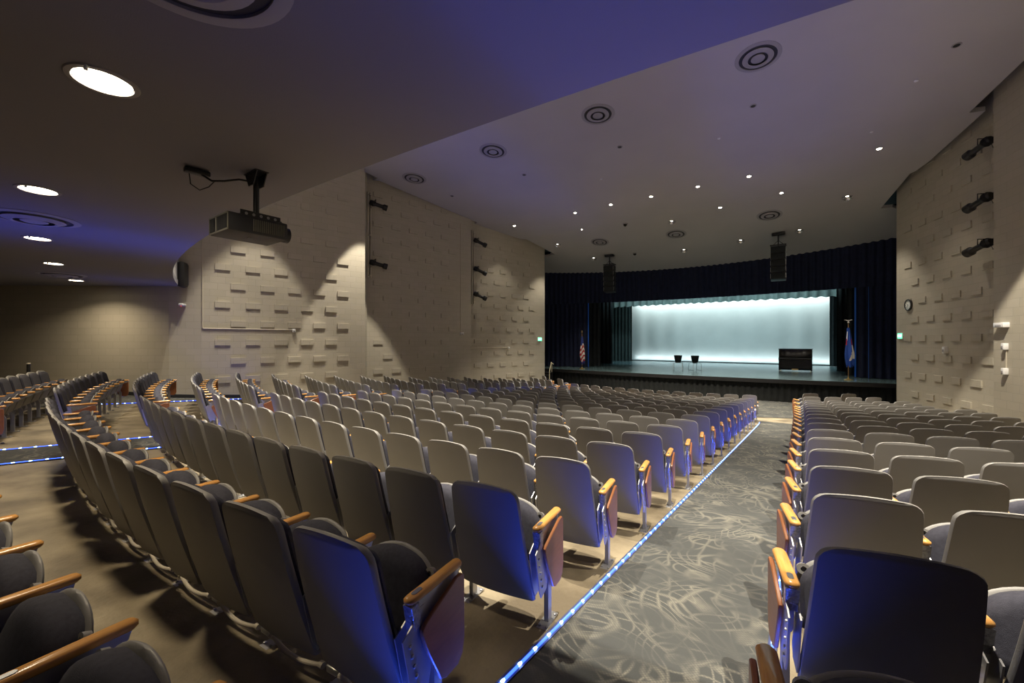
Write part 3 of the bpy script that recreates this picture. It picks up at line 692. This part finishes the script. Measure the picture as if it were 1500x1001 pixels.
t = thing('wall_clock', 'round wall clock with black rim on the right wall', 'clock', (x, y, ZO + 1.28)); X = Matrix.Rotation(ang + PI, 4, 'Z') @ Matrix.Rotation(PI / 2, 4, 'X')
b = MB(); b.lathe([(.17, -.03), (.20, -.03), (.205, .0), (.195, .03), (.172, .03), (.17, .012)], 32, X=X); b.build('rim', 'black', t)
b = MB(); b.lathe([(.175, .008), (.002, .008)], 32, X=X); b.build('face', 'clockface', t, fix=False)
b = MB()
for k in range(12): a = PI * k / 6; b.box((0, .145, .012), (.012, .03, .003), X=X @ Matrix.Rotation(a, 4, 'Z'))
b.build('hour_marks', 'black', t)
for ln, a, n_ in ((.09, .9, 'hour_hand'), (.13, 2.6, 'minute_hand')):
    b = MB(); b.box((0, ln / 2, .016), (.010, ln, .003), X=X @ Matrix.Rotation(a, 4, 'Z')); b.build(n_, 'black', t)
def sensor(label, P, t, z, right=False, d=(.10, .09, .12), name='motion_sensor', cat='sensor'):
    (x, y), ang = onwall(P, t, .05, right)
    tt = thing(name, label, cat, (x, y, z), ang if not right else ang + PI)
    b = MB(); b.box((0, 0, 0), d, bev=.015); b.build('case', 'white', tt)
    b = MB(); b.box((0, -d[1] / 2 - .002, -.02), (d[0] * .6, .008, d[2] * .4), bev=.003); b.build('window', 'vent', tt)
    return tt
sensor('small white sensor at the end of the conduit on the near left wall panel', P1, 2.55, ZO + .37)
sensor('small white sensor on the middle left wall panel with its shadow below', P2, 4.75, ZO + .38, d=(.18, .12, .12))
sensor('small white sensor on the farthest left wall panel', P3, 2.45, ZO - .35)
sensor('white sensor box alone on the right wall below the clock', P3, 2.3, ZO - .26, True, d=(.12, .10, .2))
sensor('white camera-like device on the right wall at the picture edge', P2, 4.95, ZO + .40, True, d=(.34, .14, .12), name='wall_device', cat='device')
sensor('upper white box on the right wall near the picture edge', P2, 4.85, ZO - .12, True, d=(.10, .10, .16), name='wall_box', cat='box')
sensor('lower white box on the right wall near the picture edge', P2, 4.85, ZO - .72, True, d=(.10, .10, .16), name='wall_box', cat='box')
def conduit_run(label, pts, r=.014):
    b = MB(); b.tube(pts, r, 8); return tag(b.build('wall_conduit', 'conduit'), label, 'conduit')
def wp(P, t, z, off=.02, right=False): (x, y), _ = onwall(P, t, off, right); return (x, y, z)
conduit_run('thin conduit down the near left wall panel and across to its sensor', [wp(P1, .03, ZO + 5.0), wp(P1, .03, ZO + .42), wp(P1, .05, ZO + .40), wp(P1, 2.5, ZO + .40)], .016)
conduit_run('thin upright conduit above the sensor on the middle left panel', [wp(P2, 4.70, ZO + 5.7), wp(P2, 4.70, ZO + .45)])
conduit_run('short level conduit on the farthest left wall panel', [wp(P3, .05, ZO - .34), wp(P3, 2.4, ZO - .34)])
conduit_run('thin conduit joining the two white boxes on the right wall', [wp(P2, 4.85, ZO - .12, right=True), wp(P2, 4.85, ZO - .72, right=True)])
# dark speaker and small red-lit device beyond the low ceiling edge
t = thing('wall_speaker', 'dark round-fronted speaker on the wall at the edge of the low ceiling', 'speaker', (-15.06, 4.31, ZO + 1.98), math.radians(-35))
b = MB(); b.box((0, .05, 0), (.38, .24, .76), bev=.10); b.build('cabinet', 'black', t)
b = MB(); b.lathe([(.17, 0), (.16, .02), (.05, -.0), (.002, .01)], 24, X=Matrix.Translation((0, -.078, -.08)) @ Matrix.Rotation(PI / 2, 4, 'X')); b.build('cone', 'blackgloss', t)
t = thing('alarm_device', 'small white wall device with a red light under the low ceiling edge', 'alarm', (-15.2, 4.4, ZO + 1.10), math.radians(-35))
b = MB(); b.box((0, 0, 0), (.30, .12, .07), bev=.02); b.build('case', 'white', t)
b = MB(); b.lathe([(.012, 0), (.002, -.012)], 10, X=Matrix.Translation((.02, -.03, -.036))); b.build('indicator', 'redled', t)
# bollard like handrail post by the side aisle
t = thing('handrail_post', 'short dark post with a pale cap behind the far left seats', 'post', (-14.75, 1.35, zfl(-14.75, 1.35)))
b = MB(); b.tube([(0, 0, 0), (0, 0, .98)], .032, 14); b.lathe([(.08, 0), (.08, .01), (.035, .02)], 16); b.build('post', 'black', t); b = MB(); b.lathe([(.034, .98), (.036, 1.0), (.002, 1.01)], 14); b.build('cap', 'conduit', t)

# ---------------------------------------------------------------- projector
t = thing('projector', 'black projector hanging upside down from the low ceiling', 'projector', (-4.39, 1.80, ZO + 1.0))
b = MB(); b.box((0, 0, .085), (.42, .52, .165), bev=.012); b.build('case', 'projgrey', t)
b = MB(); b.box((-.205, -.262, .085), (.012, .006, .15)); b.box((.205, -.262, .085), (.012, .006, .15)); b.box((-.04, -.262, .085), (.012, .006, .15))
b.box((0, -.262, .158), (.42, .006, .014)); b.box((0, -.262, .012), (.42, .006, .014)); b.box((-.055, -.2615, .085), (.025, .004, .15)); b.build('rear_frame', 'projtrim', t)
for cx_, w_ in ((-.13, .10), (.085, .21)):
    b = MB(); n_ = int(w_ / .012)
    for k in range(n_): b.box((cx_ - w_ / 2 + .006 + .012 * k, -.263, .085), (.005, .006, .125))
    b.build('rear_grille', 'projgrey', t)
b = MB()
for k in range(16): b.box((.212, -.05 + .018 * k, .085), (.005, .008, .11))
b.build('side_grille', 'projtrim', t)
b = MB(); X = Matrix.Translation((.10, .262, .075)) @ Matrix.Rotation(-PI / 2, 4, 'X'); b.lathe([(.075, -.01), (.075, .05), (.068, .055), (.060, .05), (.058, .02)], 28, X=X); b.build('lens_barrel', 'black', t)
b = MB(); b.lathe([(.058, .03), (.03, .042), (.002, .045)], 24, X=X); b.build('lens', 'glass', t)
b = MB(); b.box((.03, -.02, -.001), (.06, .012, .003)); b.build('badge', 'projtrim', t)
t = thing('projector_mount', 'black metal ceiling bracket carrying the projector', 'mount', (-4.39, 1.86, ZO + 1.17))
H_ = ZL - (ZO + 1.17)
b = MB(); b.prism([(-.13, H_), (.13, H_), (.05, H_ - .13), (-.05, H_ - .13)], -.004, .004, 'y', X=Matrix.Translation((0, -.045, 0))); b.prism([(-.13, H_), (.13, H_), (.05, H_ - .13), (-.05, H_ - .13)], -.004, .004, 'y', X=Matrix.Translation((0, .045, 0))); b.box((0, 0, H_ - .004), (.26, .12, .008)); b.build('ceiling_plate', 'black', t)
b = MB(); b.tube([(0, 0, H_ - .03), (0, 0, .06)], .026, 14); b.build('pole', 'black', t)
b = MB()
for sx in (-1, 1): b.box((sx * .10, 0, .035), (.008, .36, .07)); 
for sy in (-1, 1): b.box((0, sy * .17, .02), (.24, .03, .02))
b.box((0, 0, .06), (.20, .12, .012)); b.build('cradle', 'black', t)
b = MB()
for sy in range(-2, 3): b.lathe([(.014, 0), (.002, .001)], 12, X=Matrix.Translation((.1045, sy * .065, .04)) @ Matrix.Rotation(PI / 2, 4, 'Y'))
b.build('cradle_hole', 'vent', t, fix=False)
b = MB(); pz = ZL
b.tube([(-4.70, 1.50, pz - .05), (-4.66, 1.58, pz - .10), (-4.60, 1.66, pz - .09), (-4.52, 1.76, pz - .06), (-4.46, 1.84, pz - .07), (-4.40, 1.88, pz - .14)], .010, 8)
b.tube([(-4.74, 1.42, pz - .03), (-4.76, 1.44, pz - .15), (-4.72, 1.50, pz - .20), (-4.68, 1.56, pz - .16), (-4.66, 1.60, pz - .10)], .005, 6)
tag(b.build('projector_cable', 'black'), 'black cable looping along the ceiling to the projector', 'cable')
b = MB(); b.box((-4.72, 1.48, pz - .035), (.08, .20, .05), bev=.012); tag(b.build('cable_box', 'black'), 'small black power box on the low ceiling above the projector', 'junction box')

# ---------------------------------------------------------------- stage
ZS = ZO - 1.68
def lip(x): return 21.6 + (x - XC) ** 2 / 110.
xs = xr(-15.5, 2 * XC + 15.5, .25)
fr = [(x, lip(x)) for x in xs]
pts = fr + [(2 * XC + 18.4, 25.5), (2 * XC + 18.4, 38.5), (-18.4, 38.5), (-18.4, 25.5)]
n = len(pts); b = MB(); b.v = [(p[0], p[1], ZS) for p in pts] + [(p[0], p[1], ZS - .08) for p in pts]; b.f = [list(range(n)), list(range(2 * n - 1, n - 1, -1))] + [[i, (i + 1) % n, n + (i + 1) % n, n + i] for i in range(n)]; b.mi = [0] * len(b.f)
tag(b.build('floor_stage', 'stage', smooth=0), kind='structure')
b = MB(); b.loft([[(x, y - .03, ZS + .002), (x, y + .10, ZS + .004), (x, y + .10, ZS - .17), (x, y - .03, ZS - .17)] for x, y in fr]); tag(b.build('trim_6', 'stageedge', smooth=0), kind='structure')
def pleats(name, path, z0, z1, amp, wl, mats, hem=0., seedv=0, nz=2, parent=None, loc=None, sharp=False):
    """hanging cloth with folds; path: function t in metres -> (x, y), length"""
    fn, ln = path; rnd = random.Random(seedv); b = MB(); st = wl / 8; m = int(ln / st)
    ph = [0.]; 
    for i in range(m): ph.append(ph[-1] + st / wl * 2 * PI * (.75 + .5 * rnd.random()))
    rows = []
    for j in range(nz + 1):
        q = j / nz; row = []
        for i in range(m + 1):
            t = ln * i / m; x, y = fn(t); x2, y2 = fn(min(ln, t + .01)); x1, y1 = fn(max(0, t - .01)); dx, dy = x2 - x1, y2 - y1; l = math.hypot(dx, dy) or 1
            w = math.sin(ph[i]); w = math.copysign(abs(w) ** .7, w)
            a = amp * w * (1 if j < nz else .8) * (1 + .25 * math.sin(t * 1.7 + j))
            row.append((x - dy / l * a, y + dx / l * a, z0 + (z1 - z0) * q + (hem * math.sin(ph[i]) if j == 0 else 0)))
        rows.append(row)
    b.grid(rows); return b.build(name, mats, parent, smooth=60, fix=False, loc=loc)
def line(p, q):
    ln = math.dist(p, q); return (lambda t: (p[0] + (q[0] - p[0]) * t / ln, p[1] + (q[1] - p[1]) * t / ln), ln)
def arcpath(x0, x1, fy):
    N_ = 200; P = [(x0 + (x1 - x0) * i / N_, fy(x0 + (x1 - x0) * i / N_)) for i in range(N_ + 1)]; cum = [0]
    for i in range(N_): cum.append(cum[-1] + math.dist(P[i], P[i + 1]))
    def fn(t):
        k = min(N_ - 1, max(0, int(t / cum[-1] * N_)))
        while k < N_ - 1 and cum[k + 1] < t: k += 1
        while k > 0 and cum[k] > t: k -= 1
        q = (t - cum[k]) / (cum[k + 1] - cum[k]); return (P[k][0] + (P[k + 1][0] - P[k][0]) * q, P[k][1] + (P[k + 1][1] - P[k][1]) * q)
    return fn, cum[-1]
def skirtY(x): return lip(x) + .12
tag(pleats('stage_skirt', arcpath(-15.4, 2 * XC + 15.4, skirtY), .0, ZS - .08, .03, .26, 'skirt', seedv=3, nz=1), 'black pleated skirt hanging below the stage edge', 'curtain')
b = MB(); b.loft([[(x, lip(x) + .3, 0), (x, lip(x) + .4, 0), (x, lip(x) + .4, ZS - .08), (x, lip(x) + .3, ZS - .08)] for x in xr(-15.5, 2 * XC + 15.5, .5)]); tag(b.build('wall_under_stage', 'baseboard', smooth=0), kind='structure')
def curtY(x): return 25.65 - (x - XC) ** 2 / 58.
HOLE = 6.75
# valance above the opening
tag(pleats('stage_valance', arcpath(-15.4, 2 * XC + 15.4, lambda x: curtY(x) - .24), ZO + 2.48, ZO + 6.0, .05, .30, 'velvet', seedv=5, nz=2), 'long dark navy valance hanging across the top of the stage opening', 'curtain')
for nm_, x0, x1, sd in (('left', -15.4, XC - HOLE, 6), ('right', XC + HOLE, 2 * XC + 15.4, 8)):
    t = thing('main_curtain', 'dark navy main stage curtain drawn to the %s side' % nm_, 'curtain', (0, 0, 0), group='main stage curtains')
    pleats('cloth', arcpath(x0, x1, curtY), ZS + .02, ZO + 3.1, .07, .30, 'velvet', seedv=sd, nz=3, parent=t)
    xe = x1 if nm_ == 'left' else x0; s2 = 1 if nm_ == 'left' else -1
    b = MB(); b.box((xe + s2 * .03, curtY(xe) + .0, (ZS + ZO + 3) / 2), (.06, .03, ZO + 3 - ZS - .05), bev=.008); b.build('painted_lit_edge', 'bluelit', t)  # strip coloured bright blue in place of blue light catching the velvet
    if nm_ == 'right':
        b = MB(); b.box((xe + .42, curtY(xe + .42) - .09, (ZS + ZO + 2.6) / 2), (.012, .012, ZO + 2.6 - ZS)); b.build('painted_lit_edge', 'bluelit', t)  # second strip of painted blue light on the folds
# legs: X/Y read off the picture floor line
legs = [('left', -17.5, -11.15, 26.0, 'nearest the audience'), ('left', -17.5, -11.55, 29.2, 'second from the audience'), ('left', -17.5, -11.7, 34.0, 'farthest back'),
        ('right', 1.72, 8, 26.0, 'nearest the audience'), ('right', 1.5, 8, 29.0, 'second from the audience'), ('right', 1.44, 8, 34.9, 'farthest back')]
for k, (sd, x0, x1, y, w) in enumerate(legs):
    tag(pleats('stage_leg_curtain', line((x0, y), (x1, y)), ZS + .01, ZO + 5.2, .07, .28, 'leggrey' if k == 2 else 'velvetblk', seedv=20 + k, nz=2), 'dark leg curtain at the %s of the stage, %s' % (sd, w), 'curtain', 'stage leg curtains')
tag(pleats('stage_border', line((-16, 30.8), (6.5, 30.8)), ZO + 2.66, ZO + 5.4, .11, .52, 'teaser', hem=.045, seedv=31, nz=3), 'grey-green scalloped border hanging above the stage in front of the backdrop', 'curtain')
tag(pleats('stage_backdrop', line((-16, 36.4), (6.5, 36.4)), ZS + .03, ZO + 6.4, .03, 1.5, 'cyc', seedv=41, nz=3), 'pale lit backdrop cloth at the back of the stage', 'backdrop')
# stage lighting: strips hidden above the border and along the foot of the backdrop
TEAL = (.55, .95, 1.)
o = lightobj('border_strip_light', 'AREA', (XC, 35.7, ZO + 4.0), 360, (.84, 1., .98), shape='RECTANGLE', size=15, size_y=.25); aim(o, (XC, 36.4, ZO + 2.9))
o = lightobj('ground_strip_light', 'AREA', (XC - .2, 36.12, ZS + .10), 60, (.86, 1., 1.), shape='RECTANGLE', size=14.5, size_y=.05); aim(o, (XC - .2, 36.4, ZS + 1.2))
b = MB(); b.box((XC, 35.98, ZS + .035), (16, .10, .06), bev=.01); tag(b.build('ground_strip', 'velvetblk'), 'low dark strip light trough along the foot of the backdrop', 'stage light')
o = lightobj('stage_wash_light', 'AREA', (XC, 28.2, ZO + 4.4), 300, (.62, .93, 1.), shape='RECTANGLE', size=12, size_y=.3); aim(o, (XC, 30.8, ZO + 1.2))
o = lightobj('stage_wash_light', 'AREA', (XC, 31.8, ZO + 4.8), 300, (.60, .92, 1.), shape='RECTANGLE', size=12, size_y=.3); aim(o, (XC, 30.4, ZS))

# piano
t = thing('upright_piano', 'black upright piano with a level keyboard ledge on the stage', 'piano', (-.38, 27.95, ZS), math.radians(-3))
b = MB(); b.box((0, .30, .67), (1.44, .50, 1.18), bev=.01); b.build('case', 'blackgloss', t)
for sx in (-1, 1):
    b = MB(); b.prism([(0, .04), (.62, .04), (.62, 1.24), (.10, 1.24), (.08, .80), (-.06, .76), (-.06, .60), (.02, .56)], sx * .745 - .03, sx * .745 + .03, 'x', bev=.008); b.build('side_panel', 'blackgloss', t)
b = MB(); b.box((0, .33, 1.26), (1.60, .62, .03), bev=.008); b.build('lid', 'blackgloss', t)
b = MB(); b.box((0, .0, .64), (1.46, .30, .05), bev=.008); b.build('keybed', 'blackgloss', t)
b = MB(); b.box((0, -.05, .735), (1.44, .26, .05), bev=.015); b.build('key_cover', 'vent', t)
b = MB(); b.box((0, .04, .44), (1.42, .02, .56)); b.build('lower_panel', 'blackgloss', t)
b = MB(); b.box((0, .02, .115), (.30, .02, .09)); b.build('pedal_plate', 'brass', t)
for k in (-1, 0, 1): b = MB(); b.box((k * .075, -.03, .09), (.03, .10, .012), bev=.004); b.build('pedal', 'brass', t)
for sx in (-1, 1):
    for sy in (0, .55): b = MB(); b.lathe([(.03, -.015), (.035, 0), (.03, .015)], 14, X=Matrix.Translation((sx * .70, sy, .036)) @ Matrix.Rotation(PI / 2, 4, 'Y'), caps=(True, True)); b.build('caster', 'brass', t)

# two chairs on stage
def stage_chair(label, x, y, rz):
    t = thing('tub_chair', label, 'chair', (x, y, ZS), rz, 'black tub chairs on the stage')
    b = MB(); rings = []
    for v in [0, .08, .25, .5, .75, 1.]:
        r = .15 + .085 * v ** .7; z = .43 + .42 * v; ring = []
        rings.append([(r * math.cos(a), r * math.sin(a) * .9, z) for a in [PI * 2 * k / 28 for k in range(28)]])
    inner = [[(p[0] * .90, p[1] * .88, p[2] + .004) for p in r] for r in reversed(rings[1:])]
    b.loft(rings + inner); b.build('tub_shell', 'blackgloss', t)
    b = MB(); b.lathe([(.002, .50), (.13, .50), (.15, .47), (.14, .44)], 24); b.build('seat_pad', 'velvetblk', t)
    for sx in (-1, 1):
        b = MB(); b.tube([(sx * .13, .16, .42), (sx * .24, .22, .40), (sx * .26, .27, .012), (sx * .26, -.27, .012), (sx * .24, -.22, .40), (sx * .13, -.16, .42)], .012, 8); b.build('leg_frame', 'chrome', t)
    for sy in (-1, 1): b = MB(); b.tube([(-.24, sy * .22, .405), (.24, sy * .22, .405)], .010, 8); b.build('cross_bar', 'chrome', t)
    return t
stage_chair('left one of the two black tub chairs on chrome legs', -6.15, 26.0, .15); stage_chair('right one of the two black tub chairs on chrome legs', -5.2, 26.0, .75)

# flags
def flag(label, x, y, top, ct, cb, us, rz=0):
    t = thing('flag', label, 'flag', (x, y, ZS), rz)
    b = MB(); b.lathe([(.16, 0), (.16, .02), (.10, .045), (.035, .07), (.02, .14), (.002, .14)], 28); b.build('base', 'brass', t)
    b = MB(); b.tube([(0, 0, .1), (0, 0, top - ZS - .12)], .014, 12); b.build('pole', 'poleoak', t)
    b = MB()
    if us: b.lathe([(.012, -.12), (.03, -.10), (.035, -.06), (.015, -.03), (.022, 0.), (.002, .03)], 14, X=Matrix.Translation((0, 0, top - ZS)))
    else:
        z = top - ZS; b.lathe([(.012, -.13), (.04, -.115), (.04, -.09), (.012, -.07), (.02, -.04), (.018, 0.), (.002, .02)], 14, X=Matrix.Translation((0, 0, z)))
        for sx in (-1, 1): b.loft([[(sx * .01, -.01, z - .05), (sx * .01, .01, z - .05), (sx * .01, .01, z - .01), (sx * .01, -.01, z - .01)], [(sx * .08, -.008, z - .01), (sx * .08, .008, z - .01), (sx * .08, .008, z + .02), (sx * .08, -.008, z + .02)], [(sx * .14, -.004, z + .0), (sx * .14, .004, z + .0), (sx * .14, .004, z + .012), (sx * .14, -.004, z + .012)]])
    b.build('finial', 'fwhite' if not us else 'brass', t)
    H = ct - cb; b = MB(); nu, nv = 48, 30; rows = []
    for j in range(nv + 1):
        v = j / nv; row = []
        base = .035 + (.115 if not us else .10) * min(1, v * 1.5) * (1 - .35 * max(0, v - .75) * 4 if v > .75 else 1)
        for i in range(nu + 1):
            a = 2 * PI * i / nu; r = base * (1 + .22 * math.sin(5 * a + 2.2 * v) + .10 * math.sin(9 * a - 3 * v))
            row.append((r * math.cos(a) + .05 * v, r * .75 * math.sin(a), ct - ZS - H * v - .06 * math.sin(3 * a) * v))
        rows.append(row)
    b.grid(rows)
    for j in range(nv):
        for i in range(nu):
            v = (j + .5) / nv; a = i / nu; mi = 0
            if us:
                if v < .30 + .05 * math.sin(a * 12): mi = 2
                else: mi = 0 if int((v * 11 + a * 5 + .25 * math.sin(a * 18))) % 2 == 0 else 1
                if v > .93: mi = 2
            else:
                mi = 2                                   # the front of the cloth is at a = .75
                da = (a - .5) % 1.
                if .10 < v < .34 and .0 < da < .16: mi = 1
                if .30 < v < .48 and (.0 < da < .14 or .34 < da < .5): mi = 0
                if .48 < v < .85 and .20 + (.85 - v) * .55 < da < .5: mi = 1
            b.mi[j * nu + i] = mi
    b.build('cloth', ['red', 'fwhite', 'fblue' if us else 'fblue2'], t, smooth=70, fix=False)
    return t
flag('furled red and white striped flag on a pole at the left of the stage', -11.02, 23.0, ZO + .66, ZO + .30, ZO - 1.33, True)
flag('furled blue flag with a white patch on a pole at the right of the stage', 1.6, 23.1, ZO + .93, ZO + .60, ZO - 1.07, False)

# hanging loudspeakers
def speaker(label, x, y):
    t = thing('hanging_loudspeaker', label, 'loudspeaker', (x, y, ZO + 2.80), group='black loudspeaker stacks hung from the ceiling')
    for k in range(5):
        b = MB(); z = .15 + .30 * k; X = Matrix.Translation((0, .02 * (4 - k), z)) @ Matrix.Rotation(math.radians(-2 * (4 - k)), 4, 'X')
        b.box((0, .0, 0), (.58, .44, .285), bev=.012, X=X); f = b.build('cabinet', 'black', t)
        b = MB(); b.box((0, -.225, 0), (.54, .012, .25), bev=.004, X=X); b.build('grille', 'velvetblk', f)
        b = MB(); b.box((.294, -.20, 0), (.008, .02, .20), X=X); b.box((-.294, -.20, 0), (.008, .02, .20), X=X); b.build('hinge_plate', 'galv', f)
    h = zceil(y) - (ZO + 2.80)
    b = MB(); b.box((0, -.18, 1.56), (.62, .04, .05)); b.box((0, .18, 1.56), (.62, .04, .05)); b.box((-.28, 0, 1.56), (.04, .4, .05)); b.box((.28, 0, 1.56), (.04, .4, .05)); b.build('fly_frame', 'black', t)
    b = MB(); b.tube([(0, 0, 1.55), (0, 0, h - .03)], .03, 10); b.tube([(-.22, 0, 1.58), (0, 0, 1.80)], .012, 8); b.tube([(.22, 0, 1.58), (0, 0, 1.80)], .012, 8); b.build('hanger', 'black', t)
    b = MB(); b.box((0, .0, h - .07), (.50, .22, .10), bev=.01, X=None); b.build('ceiling_mount', 'black', t)
speaker('black loudspeaker stack hanging from the ceiling at the left of the stage', -9.0, 22.35); speaker('black loudspeaker stack hanging from the ceiling at the right of the stage', -.93, 22.3)

# stage steps and handrail at the left
for k in range(5):
    pass
t = thing('stage_steps', 'dark steps up to the left end of the stage', 'steps', (-12.95, 20.85, 0))
for k in range(5):
    b = MB(); hh = (ZS - .0) * (k + 1) / 6; b.box((0, .09 + .18 * k, hh / 2), (1.2, .18, hh)); b.build('step', 'stageedge', t)
    b = MB(); b.box((0, .01 + .18 * k, hh + .002), (1.2, .02, .006)); b.build('nosing', 'galv', t)
t = thing('stair_handrail', 'cream metal handrail beside the stage steps', 'handrail', (-12.22, 20.9, 0))
b = MB(); zt = ZO - 1.28
b.tube([(-.10, .88, zt - .10), (-.16, .90, zt - .06), (-.22, .88, zt - .02), (-.22, .8, zt + .03), (-.16, .72, zt + .02), (.0, .30, zt - .30), (.04, .18, zt - .47), (.04, .16, zt - .56)], .02, 10); b.build('rail', 'railpaint', t)
b = MB(); b.tube([(.04, .16, 0.), (.04, .16, zt - .5)], .02, 10); b.build('post', 'railpaint', t)
b = MB(); b.tube([(-.17, .80, ZS * .85), (-.17, .80, zt)], .02, 10); b.build('post', 'railpaint', t)

# ---------------------------------------------------------------- world and view
w = bpy.data.worlds.new('world'); bpy.context.scene.world = w; w.use_nodes = True
w.node_tree.nodes['Background'].inputs[0].default_value = (.02, .02, .03, 1); w.node_tree.nodes['Background'].inputs[1].default_value = .1
vs = bpy.context.scene.view_settings
vs.view_transform = 'Standard'; vs.look = 'None'; vs.gamma = 1; vs.use_curve_mapping = False; vs.exposure = .18
